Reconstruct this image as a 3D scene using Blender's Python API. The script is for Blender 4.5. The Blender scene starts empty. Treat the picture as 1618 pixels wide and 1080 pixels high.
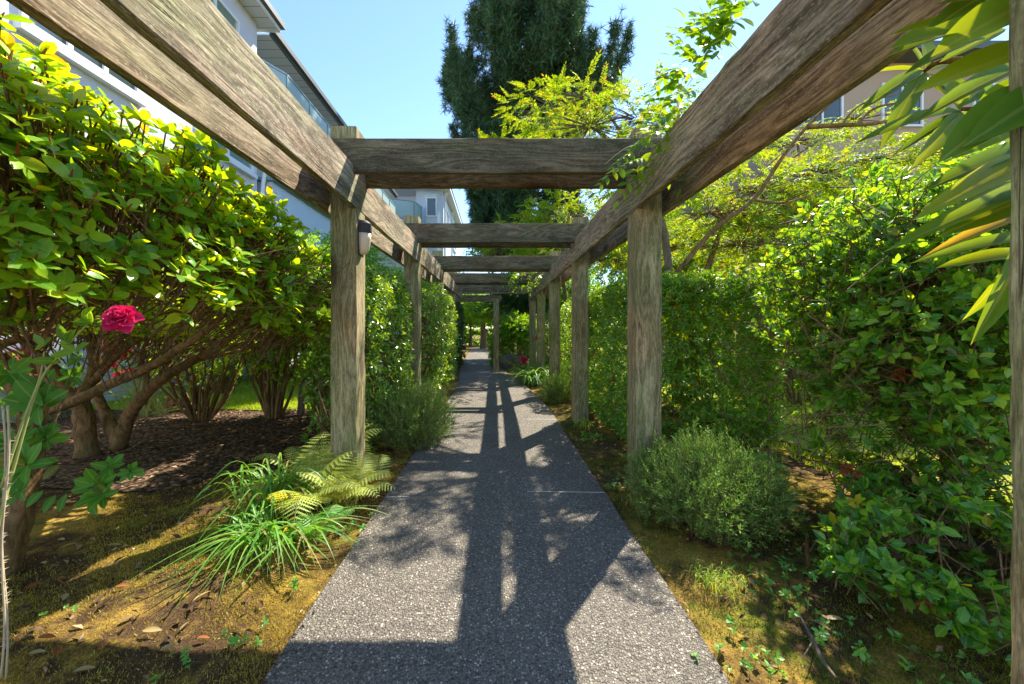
import bpy, math, random
import numpy as np
C = bpy.context.scene
R = math.radians
H = 1.157; F = 584.0; VX = 784.0; VY = 519.0      # camera height, focal length and vanishing point measured on the photograph
# ------------------------------------------------------------------ camera, sky, sun, exposure
cam = bpy.data.cameras.new('camera'); co = bpy.data.objects.new('camera', cam); C.collection.objects.link(co); C.camera = co
co.location = (0, 0, H); co.rotation_euler = (R(90), 0, 0)
cam.sensor_width = 36; cam.lens = F/1618*36; cam.shift_x = 25/1618; cam.shift_y = -21/1618
cam.clip_start = 0.05; cam.clip_end = 1500
SUN = np.array([.495, .65, 1.0]); SUN /= np.linalg.norm(SUN)
EL = math.asin(SUN[2]); AZ = math.atan2(SUN[0], SUN[1])
w = bpy.data.worlds.new('World'); C.world = w; w.use_nodes = True
nt = w.node_tree; nt.nodes.clear()
sky = nt.nodes.new('ShaderNodeTexSky'); sky.sky_type = 'NISHITA'; sky.sun_disc = False
sky.sun_elevation = EL; sky.sun_rotation = AZ; sky.air_density = 1.0; sky.dust_density = .04; sky.ozone_density = 4.0
bg = nt.nodes.new('ShaderNodeBackground'); bg.inputs[1].default_value = .104
wo = nt.nodes.new('ShaderNodeOutputWorld'); nt.links.new(sky.outputs[0], bg.inputs[0]); nt.links.new(bg.outputs[0], wo.inputs[0])
sl = bpy.data.lights.new('sun', 'SUN'); sl.energy = 3.4; sl.angle = R(.5); sl.color = (1, .92, .77)
so = bpy.data.objects.new('sun', sl); C.collection.objects.link(so)
so.rotation_euler = (R(90)-EL, 0, -AZ)
# the lamp shines along its local -Z; tilt so that -Z points away from the sun
from mathutils import Vector
so.rotation_euler = Vector((-SUN[0], -SUN[1], -SUN[2])).to_track_quat('-Z', 'Y').to_euler()
C.view_settings.view_transform = 'Standard'; C.view_settings.look = 'None'; C.view_settings.gamma = 1
C.view_settings.exposure = 1.88
C.render.engine = 'CYCLES'
C.cycles.max_bounces = 10; C.cycles.transmission_bounces = 8; C.cycles.transparent_max_bounces = 8; C.cycles.diffuse_bounces = 5
rng = np.random.default_rng(7)
U = lambda a, b, n=None: rng.uniform(a, b, n)

def P(px, py, D): return np.array([(px-VX)*D/F, D, H+(VY-py)*D/F])
def G(px, py):                                    # a point on the ground under pixel
    D = H*F/(py-VY); return np.array([(px-VX)*D/F, D, 0.])
def gz(x, y): return -.02*np.maximum(0, np.asarray(y, float)-5) + 0*np.asarray(x, float)

# ------------------------------------------------------------------ mesh helpers
class MB:
    def __init__(s): s.V = []; s.L = []; s.S = []; s.A = []; s.n = 0
    def add(s, v, faces):
        v = np.asarray(v, float).reshape(-1, 3)
        for f in faces: s.L.append(np.asarray(f)+s.n); s.S.append([len(f)])
        s.V.append(v); s.A.append(np.zeros(len(v))); s.n += len(v)
    def addN(s, V, faces, A=None):                        # V (N, nv, 3), one face list for all
        N, nv = V.shape[:2]
        if N == 0: return
        off = (np.arange(N)*nv+s.n)[:, None]
        fl = np.concatenate([np.asarray(f) for f in faces]); sz = np.array([len(f) for f in faces])
        s.L.append((off+fl[None]).ravel()); s.S.append(np.tile(sz, N))
        s.V.append(V.reshape(-1, 3)); s.A.append(np.zeros(N*nv) if A is None else np.tile(A, N)); s.n += N*nv
    def build(s, name, mat, parent=None, smooth=False, loc=None):
        me = bpy.data.meshes.new(name)
        v = np.concatenate(s.V).astype(np.float32)
        if loc is not None: v = v-np.asarray(loc, np.float32)
        l = np.concatenate([np.asarray(a).ravel() for a in s.L]).astype(np.int32); z = np.concatenate([np.asarray(a).ravel() for a in s.S]).astype(np.int32)
        me.vertices.add(len(v)); me.vertices.foreach_set('co', v.ravel())
        me.loops.add(len(l)); me.loops.foreach_set('vertex_index', l)
        me.polygons.add(len(z)); st = np.zeros(len(z), np.int32); st[1:] = np.cumsum(z)[:-1]
        me.polygons.foreach_set('loop_start', st); me.polygons.foreach_set('loop_total', z)
        me.polygons.foreach_set('use_smooth', np.full(len(z), bool(smooth)))
        if s.A and sum(len(a) for a in s.A) == len(v):
            at = me.attributes.new('midrib', 'FLOAT', 'POINT'); at.data.foreach_set('value', np.concatenate(s.A).astype(np.float32))
        me.update(); me.validate(); me.materials.append(mat)
        o = bpy.data.objects.new(name, me); C.collection.objects.link(o)
        if parent is not None: o.parent = parent
        if loc is not None: o.location = [float(a) for a in loc]
        return o
def tag(o, label, cat, group=None, kind=None):
    if label: o['label'] = label
    if cat: o['category'] = cat
    if group: o['group'] = group
    if kind: o['kind'] = kind
    return o
def thing(name, label, cat, loc=(0, 0, 0), group=None):
    o = bpy.data.objects.new(name, None); C.collection.objects.link(o); o.location = [float(a) for a in loc]; o.empty_display_size = .1
    return tag(o, label, cat, group)
def sub(mb, name, mat, root, smooth=False):       # a part whose vertices are in world space, under an Empty that is only translated
    if not mb.V: return None
    L = np.array(root.location)
    o = mb.build(name, mat, None, smooth, loc=L); o.location = (0, 0, 0); o.parent = root
    return o
def norm(a): return a/np.maximum(1e-9, np.linalg.norm(a, axis=-1, keepdims=True))
def frames(D, N):
    Y = norm(D); X = norm(np.cross(Y, N)); Z = np.cross(X, Y); return X, Y, Z
def inst(mb, tm, pos, D, N, size, wide=None):
    tv, tf = tm; X, Y, Z = frames(D, N); size = np.broadcast_to(size, len(pos))[:, None, None]
    wd = 1 if wide is None else np.broadcast_to(wide, len(pos))[:, None, None]
    V = pos[:, None]+size*(tv[None, :, 0:1]*wd*X[:, None]+tv[None, :, 1:2]*Y[:, None]+tv[None, :, 2:3]*Z[:, None])
    mb.addN(V, tf, (np.abs(tv[:, 0]) < 1e-6).astype(float))
def leaf(rows, w, fold=.25, droop=.12, tip=.9):
    """leaf of unit length: half width w, widest at the middle"""
    v = [(0, 0, 0)]; f = []
    for i in range(1, rows+1):
        t = i/(rows+1); ww = w*(math.sin(math.pi*t**tip))**.75
        v += [(-ww, t, fold*ww-droop*t*t), (0, t, -droop*t*t), (ww, t, fold*ww-droop*t*t)]
    v.append((0, 1, -droop)); n = len(v)-1
    f += [(0, 2, 1), (0, 3, 2)]
    for i in range(rows-1):
        a = 1+3*i; f += [(a, a+1, a+4, a+3), (a+1, a+2, a+5, a+4)]
    a = n-3; f += [(a, a+1, n), (a+1, a+2, n)]
    return np.array(v, float), f
L1 = leaf(1, .24, .3, .1); L1n = leaf(1, .15, .3, .1); L2 = leaf(2, .21, .25, .12); L3 = leaf(4, .2, .22, .14); L4 = leaf(6, .19, .3, .18)
def oval(rows, w, fold=.22, droop=.14):
    tv, f = leaf(rows, w, fold, droop)
    for i in range(1, rows+1):
        t = i/(rows+1); k = (math.sin(math.pi*t**.95))**.45/max(.01, (math.sin(math.pi*t**.9))**.75); tv[3*i-2, 0] *= k; tv[3*i, 0] *= k
    return tv, f
LO = oval(4, .2)
def merge(ts):
    v = []; f = []; n = 0
    for tv, tf in ts:
        v.append(tv); f += [tuple(i+n for i in q) for q in tf]; n += len(tv)
    return np.concatenate(v), f
def spray(pairs, tm, ll, ang=55, droop=.25, zj=.2, seed=1, end=True):
    """twig of unit length with leaves in two rows, as one template"""
    r = np.random.default_rng(seed); ts = []
    for i in range(pairs):
        t = .12+.85*i/pairs
        for sd in (-1, 1):
            a = R(ang+r.uniform(-14, 14)); d = np.array([[sd*math.sin(a), math.cos(a), -.25+r.uniform(-zj, zj)]])
            m = MB(); inst(m, tm, np.array([[0, t+r.uniform(-.02, .02), -droop*t*t]]), d, np.array([[r.uniform(-.4, .4), r.uniform(-.3, .3), 1]]), ll*(1-.35*t)*r.uniform(.8, 1.15))
            ts.append((m.V[0], tm[1]))
    if end:
        m = MB(); inst(m, tm, np.array([[0, .97, -droop*.94]]), np.array([[0, 1, -.3]]), np.array([[0, 0, 1.]]), ll*.7); ts.append((m.V[0], tm[1]))
    tv = np.array([[-.008, 0, 0], [.008, 0, 0], [.004, .5, -droop*.25], [-.004, .5, -droop*.25], [0, 1, -droop]]); ts.append((tv, [(0, 1, 2, 3), (3, 2, 4)]))
    return merge(ts)
def rdir(n):
    v = rng.normal(size=(n, 3)); return norm(v)
def perp(d):
    a = np.where(np.abs(d[:, 2:3]) < .9, [[0, 0, 1.]], [[1., 0, 0]]); u = norm(np.cross(d, a)); return u, np.cross(d, u)
def whorl(mb, tips, dirs, k, size, th=62, dth=12, tm=L3, stag=.3, wide=1., top=None):
    n = len(tips); u, v = perp(dirs); size = size*U(.72, 1.22, n)
    for j in range(k):
        ph = j*2.399+U(0, 6.28, n)*.08+(tips[:, 0]*37 % 6.28)
        t = np.radians(rng.normal(th-6*(j % 3), dth, n))[:, None]
        d = np.cos(t)*dirs+np.sin(t)*(np.cos(ph)[:, None]*u+np.sin(ph)[:, None]*v)
        s = size*U(.7, 1.15, n)
        inst(mb, tm, tips-dirs*(U(0, stag, n)*size)[:, None], d, dirs+rng.normal(size=(n, 3))*.25, s, wide*U(.85, 1.15, n))
def shoots(mb, tips, dirs, k, size, L, th=50, tm=L1, wide=1.):
    n = len(tips); u, v = perp(dirs)
    for j in range(k):
        ph = j*2.4+(tips[:, 1]*91 % 6.28); t = np.radians(rng.normal(th, 14, n))[:, None]
        d = np.cos(t)*dirs+np.sin(t)*(np.cos(ph)[:, None]*u+np.sin(ph)[:, None]*v)
        inst(mb, tm, tips-dirs*(L*(j/k)+U(0, .01, n))[:, None], d, dirs*.6+rng.normal(size=(n, 3))*.45+[[0, 0, .5]], size*U(.65, 1.15, n), wide)
def sticks(mb, a, b, r0, r1):
    n = len(a); d = norm(b-a); u, v = perp(d); ring = []
    r0 = np.broadcast_to(r0, n)[:, None]; r1 = np.broadcast_to(r1, n)[:, None]
    for p, r in ((a, r0), (b, r1)):
        for k in range(3):
            t = k*2.094; ring.append(p+r*(math.cos(t)*u+math.sin(t)*v))
    mb.addN(np.stack(ring, 1), [(0, 1, 4, 3), (1, 2, 5, 4), (2, 0, 3, 5)])
def smoothpts(pts, sub_=5):
    pts = [np.asarray(p, float) for p in pts]
    if len(pts) < 3: return pts
    out = []
    for i in range(len(pts)-1):
        p0 = pts[max(i-1, 0)]; p1 = pts[i]; p2 = pts[i+1]; p3 = pts[min(i+2, len(pts)-1)]
        for k in range(sub_):
            t = k/sub_; out.append(.5*((2*p1)+(p2-p0)*t+(2*p0-5*p1+4*p2-p3)*t*t+(3*p1-p0-3*p2+p3)*t**3))
    out.append(pts[-1]); return out
def tube(mb, pts, rad, sides=8, sm=5, rough=.0):
    """pts with radii; a tapered closed tube"""
    q = [np.append(p, r) for p, r in zip(pts, rad)] if not np.isscalar(rad) else [np.append(p, rad) for p in pts]
    q = np.array(smoothpts(q, sm)); p = q[:, :3]; r = np.maximum(q[:, 3], .0005); n = len(p)
    T = norm(np.gradient(p, axis=0)); a = np.array([0, 0, 1.]) if abs(T[0, 2]) < .9 else np.array([1., 0, 0])
    u = norm(np.cross(T[0], a)); ring = []
    for i in range(n):
        u = norm(u-T[i]*np.dot(u, T[i])); v = np.cross(T[i], u)
        for k in range(sides):
            t = 6.2832*k/sides; rr = r[i]*(1+rough*(math.sin(3*t+i*.3)*.5+rng.uniform(-.5, .5)))
            ring.append(p[i]+rr*(math.cos(t)*u+math.sin(t)*v))
    f = [(i*sides+k, i*sides+(k+1) % sides, (i+1)*sides+(k+1) % sides, (i+1)*sides+k) for i in range(n-1) for k in range(sides)]
    f.append(tuple(range(sides))[::-1]); f.append(tuple((n-1)*sides+k for k in range(sides)))
    mb.add(ring, f)
def box(mb, x0, x1, y0, y1, z0, z1):
    mb.add([(x0, y0, z0), (x1, y0, z0), (x1, y1, z0), (x0, y1, z0), (x0, y0, z1), (x1, y0, z1), (x1, y1, z1), (x0, y1, z1)],
           [(0, 3, 2, 1), (4, 5, 6, 7), (0, 1, 5, 4), (1, 2, 6, 5), (2, 3, 7, 6), (3, 0, 4, 7)])
def prism(mb, poly, z0, z1):
    n = len(poly); v = [(x, y, z0) for x, y in poly]+[(x, y, z1) for x, y in poly]
    mb.add(v, [tuple(range(n))[::-1], tuple(range(n, 2*n))]+[(i, (i+1) % n, n+(i+1) % n, n+i) for i in range(n)])
def bump(p, s=2.2):
    x, y, z = p[:, 0]*s, p[:, 1]*s, p[:, 2]*s
    return (np.sin(x*1.7+y*.9+1.3)*np.sin(y*2.1-z*1.1)+.6*np.sin(x*3.9+z*2.7)*np.sin(y*4.3+z*3.1+2)+.35*np.sin(x*8.1-z*6.3+y*5)*np.sin(y*7.7+x*3+z*8))/1.6
def shell(n, c, r, p=2., depth=.25, amp=.12, keep=None, pw=1.6, s=2.2):
    """points in the outer layer of a super-ellipsoid and its outward normals"""
    c = np.array(c, float); r = np.array(r, float); m = int(n*1.0)
    if p > 3:                                      # sample the cube by face area
        a = np.array([r[1]*r[2], r[0]*r[2], r[0]*r[1]]); a = np.repeat(a, 2); a /= a.sum()
        k = rng.choice(6, m, p=a); q = U(-1, 1, (m, 3)); q[np.arange(m), k//2] = np.where(k % 2, 1., -1.)
    else: q = rdir(m)*1.0
    q = q/((np.abs(q)**p).sum(1)**(1/p))[:, None]
    nr = norm(np.sign(q)*np.abs(q)**(p-1)/r)
    pos = c+q*r; d = depth*rng.random(m)**pw*min(r)
    pos = pos+nr*(bump(pos, s)*amp-d)[:, None]
    if keep is not None:
        g = keep(pos, nr); pos, nr = pos[g], nr[g]
    return pos, nr
# ------------------------------------------------------------------ materials
def mat(name):
    m = bpy.data.materials.new(name); m.use_nodes = True; n = m.node_tree; n.nodes.clear(); return m, n
def N(n, t, **k):
    a = n.nodes.new(t)
    for q, v in k.items():
        if q.startswith('i_'): a.inputs[q[2:].replace('_', ' ')].default_value = v
        else: setattr(a, q, v)
    return a
def ramp(n, cols, link=None, interp='LINEAR'):
    a = n.nodes.new('ShaderNodeValToRGB'); e = a.color_ramp; e.interpolation = interp
    while len(e.elements) < len(cols): e.elements.new(.5)
    for el, (p, c) in zip(e.elements, cols): el.position = p; el.color = (*c, 1) if len(c) == 3 else c
    if link is not None: n.links.new(link, a.inputs[0])
    return a
def mixc(n, fac, a, b, blend='MIX'):
    m = n.nodes.new('ShaderNodeMix'); m.data_type = 'RGBA'; m.blend_type = blend
    for i, x in ((0, fac), (6, a), (7, b)):
        if hasattr(x, 'is_linked') or hasattr(x, 'links'): n.links.new(x, m.inputs[i])
        else: m.inputs[i].default_value = x if i == 0 else ((*x, 1) if len(x) == 3 else x)
    return m.outputs[2]
def noise(n, vec, scale, det=4, rough=.55, dist=0):
    a = N(n, 'ShaderNodeTexNoise'); a.inputs['Scale'].default_value = scale; a.inputs['Detail'].default_value = det
    a.inputs['Roughness'].default_value = rough; a.inputs['Distortion'].default_value = dist
    if vec is not None: n.links.new(vec, a.inputs['Vector'])
    return a.outputs['Fac']
def math_(n, op, a, b=None):
    m = n.nodes.new('ShaderNodeMath'); m.operation = op
    for i, x in ((0, a), (1, b)):
        if x is None: continue
        if hasattr(x, 'links'): n.links.new(x, m.inputs[i])
        else: m.inputs[i].default_value = x
    return m.outputs[0]
def bumpn(n, h, st, dist, prev=None):
    b = n.nodes.new('ShaderNodeBump'); b.inputs['Strength'].default_value = st; b.inputs['Distance'].default_value = dist
    n.links.new(h, b.inputs['Height'])
    if prev is not None: n.links.new(prev, b.inputs['Normal'])
    return b.outputs[0]
def out(n, s):
    o = n.nodes.new('ShaderNodeOutputMaterial'); n.links.new(s, o.inputs[0])
def bsdf(n, col, rough=.6, nor=None, spec=.5, metal=0):
    b = n.nodes.new('ShaderNodeBsdfPrincipled')
    if hasattr(col, 'links'): n.links.new(col, b.inputs['Base Color'])
    else: b.inputs['Base Color'].default_value = (*col, 1)
    if hasattr(rough, 'links'): n.links.new(rough, b.inputs['Roughness'])
    else: b.inputs['Roughness'].default_value = rough
    b.inputs['Specular IOR Level'].default_value = spec; b.inputs['Metallic'].default_value = metal
    if nor is not None: n.links.new(nor, b.inputs['Normal'])
    return b.outputs[0]
def leafmat(name, cols, rough=.45, tr=.42, tcol=(1.5, 1.6, .45), spec=.5, odd=None, vein=True):
    if 'petal' not in name and 'needle' not in name and 'moss' not in name and cols[0][1] > cols[0][0]: cols, tcol = [(min(.5, a*1.12+.004), min(.62, b*1.38+.005), c*1.15) for a, b, c in cols], (tcol[0]*1.6, tcol[1]*1.08, tcol[2]*.8)
    m, n = mat(name); g = N(n, 'ShaderNodeNewGeometry'); t = N(n, 'ShaderNodeTexCoord')
    big = noise(n, t.outputs['Object'], 1.7, 2)
    f = math_(n, 'ADD', math_(n, 'MULTIPLY', g.outputs['Random Per Island'], .75), math_(n, 'MULTIPLY', math_(n, 'SUBTRACT', big, .25), .5))
    k = len(cols); c = ramp(n, [(i/(k-1), cols[i]) for i in range(k)], f).outputs[0]
    if odd is not None:
        q = math_(n, 'GREATER_THAN', math_(n, 'FRACT', math_(n, 'MULTIPLY', g.outputs['Random Per Island'], 97.3)), odd[0]); c = mixc(n, q, c, odd[1])
    sm = noise(n, t.outputs['Object'], 60, 2); c = mixc(n, .25, c, mixc(n, sm, (.6, .6, .55), (1.3, 1.3, 1.25)), 'MULTIPLY')
    if vein:
        at = n.nodes.new('ShaderNodeAttribute'); at.attribute_name = 'midrib'
        c = mixc(n, math_(n, 'MULTIPLY', ramp(n, [(.84, (0, 0, 0)), (.95, (1, 1, 1))], at.outputs['Fac']).outputs[0], .4), c, (.4, .45, .14))
    nr = bumpn(n, sm, .25, .004)
    b = bsdf(n, c, rough, nr, spec)
    tc = mixc(n, 1.0, c, tcol, 'MULTIPLY'); tb = n.nodes.new('ShaderNodeBsdfTranslucent'); n.links.new(tc, tb.inputs[0])
    mx = n.nodes.new('ShaderNodeMixShader'); mx.inputs[0].default_value = tr
    n.links.new(b, mx.inputs[1]); n.links.new(tb.outputs[0], mx.inputs[2]); out(n, mx.outputs[0]); return m
def woodmat(name, light, dark, green=.0, stain=.5):
    m, n = mat(name); t = N(n, 'ShaderNodeTexCoord'); oi = N(n, 'ShaderNodeObjectInfo')
    ad = N(n, 'ShaderNodeVectorMath', operation='ADD'); n.links.new(t.outputs['Object'], ad.inputs[0])
    rv = N(n, 'ShaderNodeCombineXYZ'); n.links.new(math_(n, 'MULTIPLY', oi.outputs['Random'], 37.), rv.inputs[0]); n.links.new(math_(n, 'MULTIPLY', oi.outputs['Random'], 11.), rv.inputs[1])
    n.links.new(rv.outputs[0], ad.inputs[1]); P0 = ad.outputs[0]
    def sc(v, x, y, z):
        a = N(n, 'ShaderNodeMapping'); a.inputs['Scale'].default_value = (x, y, z); n.links.new(v, a.inputs[0]); return a.outputs[0]
    # knots bend the grain round themselves
    vo = N(n, 'ShaderNodeTexVoronoi'); vo.feature = 'F1'; n.links.new(sc(P0, 1.6, 4.6, 4.6), vo.inputs['Vector']); vo.inputs['Scale'].default_value = 1
    kd = vo.outputs['Distance']; sepk = N(n, 'ShaderNodeSeparateColor'); n.links.new(vo.outputs['Color'], sepk.inputs[0])
    on = math_(n, 'GREATER_THAN', sepk.outputs[0], .55)
    near = math_(n, 'MULTIPLY', math_(n, 'POWER', 2.718, math_(n, 'MULTIPLY', math_(n, 'MULTIPLY', kd, kd), -38.)), on)
    warp = noise(n, sc(P0, .9, 5, 5), 1, 3, .5)
    wv = N(n, 'ShaderNodeTexNoise'); wv.inputs['Scale'].default_value = 1; wv.inputs['Detail'].default_value = 3; wv.inputs['Roughness'].default_value = .5
    cx = N(n, 'ShaderNodeSeparateXYZ'); n.links.new(P0, cx.inputs[0])
    ring = math_(n, 'ADD', math_(n, 'ADD', math_(n, 'MULTIPLY', cx.outputs[1], 7.), math_(n, 'MULTIPLY', cx.outputs[2], 5.)), math_(n, 'ADD', math_(n, 'MULTIPLY', warp, 3.2), math_(n, 'MULTIPLY', near, 1.4)))
    rg = math_(n, 'SINE', math_(n, 'MULTIPLY', ring, 24.)); rg = math_(n, 'MULTIPLY', math_(n, 'ADD', rg, 1.), .5)
    fine = noise(n, sc(P0, 4, 140, 140), 1, 4, .6); mid = noise(n, sc(P0, 1.3, 22, 22), 1, 5, .6); blot = noise(n, sc(P0, 1.6, 5, 5), 1, 5, .62, .6)
    speck = noise(n, sc(P0, 60, 130, 130), 1, 2, .6)
    f = math_(n, 'ADD', math_(n, 'MULTIPLY', rg, .20), math_(n, 'ADD', math_(n, 'MULTIPLY', fine, .45), math_(n, 'MULTIPLY', mid, .42)))
    c = ramp(n, [(.36, dark), (.55, [(a+b)*.5 for a, b in zip(light, dark)]), (.74, light)], f).outputs[0]
    st = ramp(n, [(.42, (0, 0, 0)), (.68, (1, 1, 1))], blot).outputs[0]
    c = mixc(n, math_(n, 'MULTIPLY', st, stain), c, [a*.42 for a in dark])
    c = mixc(n, math_(n, 'MULTIPLY', ramp(n, [(.55, (0, 0, 0)), (.72, (1, 1, 1))], speck).outputs[0], .5), c, [a*1.25 for a in light])
    gn = noise(n, sc(P0, 2, 6, 6), 1, 4, .6)
    if green: c = mixc(n, math_(n, 'MULTIPLY', ramp(n, [(.36, (0, 0, 0)), (.62, (1, 1, 1))], gn).outputs[0], green), c, (.12, .125, .035))
    kn = math_(n, 'MULTIPLY', ramp(n, [(.06, (1, 1, 1)), (.15, (.75, .75, .75)), (.24, (0, 0, 0))], kd).outputs[0], on)
    c = mixc(n, math_(n, 'MULTIPLY', kn, .75), c, (.035, .022, .012))
    hu = noise(n, sc(P0, 1.1, 3.2, 3.2), 1, 3, .6, .5)
    c = mixc(n, 1., c, ramp(n, [(.3, (1.12, .93, .86)), (.5, (1, 1, 1)), (.7, (.9, 1.04, .84))], hu).outputs[0], 'MULTIPLY')
    hair = noise(n, sc(P0, 22, 210, 210), 1, 3, .7); c = mixc(n, .8, c, ramp(n, [(.36, (.5, .47, .42)), (.52, (1, 1, 1)), (.7, (1.3, 1.3, 1.28))], hair).outputs[0], 'MULTIPLY')
    # checks: thin dark drying cracks along the grain
    cr = noise(n, sc(P0, .8, 30, 30), 1, 1, .5); crk = ramp(n, [(.490, (0, 0, 0)), (.5, (1, 1, 1)), (.510, (0, 0, 0))], cr).outputs[0]
    crm = math_(n, 'MULTIPLY', crk, math_(n, 'GREATER_THAN', noise(n, sc(P0, 1.1, 3, 3), 1, 1), .55))
    c = mixc(n, math_(n, 'MULTIPLY', crm, .7), c, (.02, .014, .008))
    hgt = math_(n, 'SUBTRACT', math_(n, 'ADD', math_(n, 'ADD', math_(n, 'MULTIPLY', rg, .35), fine), math_(n, 'MULTIPLY', mid, .6)), math_(n, 'ADD', math_(n, 'MULTIPLY', crm, 1.4), kn))
    out(n, bsdf(n, c, .88, bumpn(n, hgt, .7, .004), .25)); return m
def barkmat(name, a, b, s=14, moss=0):
    m, n = mat(name); t = N(n, 'ShaderNodeTexCoord'); mp = N(n, 'ShaderNodeMapping'); mp.inputs['Scale'].default_value = (s, s, s*.35); n.links.new(t.outputs['Object'], mp.inputs[0])
    f = noise(n, mp.outputs[0], 1.5, 6, .65, .8); g = noise(n, t.outputs['Object'], 90, 3)
    c = ramp(n, [(.35, a), (.65, b)], f).outputs[0]; c = mixc(n, .5, c, mixc(n, g, (.5, .5, .5), (1.4, 1.4, 1.4)), 'MULTIPLY')
    if moss: c = mixc(n, math_(n, 'MULTIPLY', ramp(n, [(.45, (0, 0, 0)), (.6, (1, 1, 1))], noise(n, t.outputs['Object'], 5, 4)).outputs[0], moss), c, (.1, .095, .02))
    out(n, bsdf(n, c, .9, bumpn(n, f, .9, .02), .2)); return m
def plain(name, col, rough=.6, var=.15, scale=6, spec=.4, bs=.15, metal=0):
    m, n = mat(name); t = N(n, 'ShaderNodeTexCoord'); f = noise(n, t.outputs['Object'], scale, 6, .65)
    c = mixc(n, f, [x*(1-var) for x in col], [x*(1+var) for x in col]); g = noise(n, t.outputs['Object'], scale*22, 3)
    out(n, bsdf(n, c, rough, bumpn(n, g, bs, .01), spec, metal)); return m
M = {}
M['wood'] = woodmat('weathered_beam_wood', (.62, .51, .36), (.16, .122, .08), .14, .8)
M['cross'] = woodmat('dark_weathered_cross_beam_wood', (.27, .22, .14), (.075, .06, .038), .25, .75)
M['post'] = woodmat('weathered_post_wood', (.56, .48, .28), (.2, .165, .085), .5, .3)
M['rhodo'] = leafmat('rhododendron_leaf', [(.06, .17, .018), (.12, .27, .02), (.25, .40, .024), (.42, .50, .03)], .32, .5, (1.7, 1.5, .3), .6, (.985, (.42, .3, .03)))
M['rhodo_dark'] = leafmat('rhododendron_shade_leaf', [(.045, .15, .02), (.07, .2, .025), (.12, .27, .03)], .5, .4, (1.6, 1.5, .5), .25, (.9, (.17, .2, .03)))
M['hedge'] = leafmat('hedge_leaf', [(.035, .12, .02), (.065, .19, .028), (.12, .28, .035), (.22, .38, .04)], .36, .42, (1.8, 1.6, .35), .6, (.992, (.3, .07, .015)))
M['hedge2'] = leafmat('glossy_hedge_leaf', [(.04, .11, .022), (.075, .18, .03), (.16, .28, .035), (.28, .37, .045)], .22, .38, (1.6, 1.6, .4), .8)
M['bush'] = leafmat('broad_bush_leaf', [(.03, .11, .02), (.055, .19, .025), (.14, .3, .03), (.28, .42, .035)], .32, .47, (1.8, 1.6, .35), .6, (.985, (.4, .4, .03)))
M['gold'] = leafmat('yellow_green_leaf', [(.07, .17, .015), (.12, .23, .018), (.2, .31, .022), (.29, .36, .03)], .5, .5, (1.4, 1.3, .4), .35, (.93, (.36, .25, .04)))
M['vine'] = leafmat('vine_leaf', [(.06, .15, .018), (.12, .23, .02), (.26, .36, .025)], .38, .5, (1.5, 1.5, .35), .5)
M['mag'] = leafmat('magnolia_leaf', [(.05, .12, .02), (.1, .19, .02), (.24, .32, .025)], .4, .5, (1.6, 1.4, .3), .4, (.97, (.3, .3, .04)))
M['fern'] = leafmat('fern_leaf', [(.24, .30, .06), (.42, .42, .11), (.6, .52, .2)], .5, .45, (1.4, 1.4, .5), .4)
M['strap'] = leafmat('strap_leaf', [(.06, .16, .03), (.11, .24, .04), (.22, .35, .08)], .4, .45, (1.5, 1.5, .4), .5, (.95, (.4, .34, .12)))
M['rosem'] = leafmat('needle_shrub_leaf', [(.08, .2, .03), (.17, .32, .05), (.34, .45, .1)], .5, .3, (1.4, 1.5, .4), .4)
M['pine'] = leafmat('pine_needle', [(.022, .07, .035), (.045, .12, .045), (.11, .19, .06)], .5, .15, (1.2, 1.3, .6), .4, (.93, (.1, .07, .03)))
M['tree'] = leafmat('bright_tree_leaf', [(.06, .17, .015), (.11, .25, .02), (.2, .34, .025)], .45, .5, (1.5, 1.4, .35))
M['dark'] = leafmat('dark_evergreen_leaf', [(.012, .05, .02), (.02, .075, .028), (.04, .11, .035)], .45, .25, (1.3, 1.4, .5))
M['weed'] = leafmat('weed_leaf', [(.06, .2, .04), (.1, .28, .05), (.2, .36, .07)], .45, .4, (1.4, 1.4, .4))
M['grass'] = leafmat('grass_blade', [(.12, .25, .02), (.24, .36, .03), (.45, .46, .08)], .5, .4, (1.4, 1.3, .4))
M['moss'] = leafmat('moss_blade', [(.16, .1, .03), (.36, .26, .05), (.58, .46, .1), (.4, .4, .07)], .7, .35, (1.3, 1.2, .4), .2)
M['mossg'] = leafmat('green_moss_blade', [(.12, .12, .018), (.17, .22, .02), (.3, .3, .03)], .7, .35, (1.3, 1.2, .4), .2)
M['dead'] = leafmat('dead_leaf', [(.2, .05, .015), (.33, .09, .02), (.4, .17, .05)], .6, .3, (1.3, .9, .5))
M['fall'] = leafmat('fallen_leaf', [(.3, .2, .08), (.4, .3, .13), (.33, .16, .05)], .6, .2, (1.2, 1.1, .6))
M['rose'] = leafmat('rose_petal', [(.55, .012, .1), (.72, .03, .19), (.82, .1, .32)], .5, .35, (1.3, .8, 1.0), .3)
M['redrose'] = leafmat('red_petal', [(.6, .015, .06), (.75, .05, .12), (.8, .2, .25)], .5, .35, (1.2, .8, .9), .3)
M['bark'] = barkmat('brown_bark', (.09, .05, .022), (.36, .21, .09), 14, .35)
M['twig'] = barkmat('twig_bark', (.09, .055, .03), (.3, .19, .1), 40)
M['greybark'] = barkmat('grey_bark', (.1, .075, .055), (.27, .2, .15), 8, .3)
M['cane'] = plain('green_cane', (.3, .33, .1), .5, .3, 30)
M['thorn'] = plain('dry_cane', (.5, .4, .27), .6, .3, 30)
M['stucco'] = plain('pale_stucco', (.62, .62, .68), .9, .06, 3, .2, .5)
M['stuccob'] = plain('pale_blue_stucco', (.52, .62, .72), .9, .06, 3, .2, .5)
M['beige'] = plain('beige_stucco', (.42, .32, .24), .9, .08, 3, .2, .5)
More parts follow.
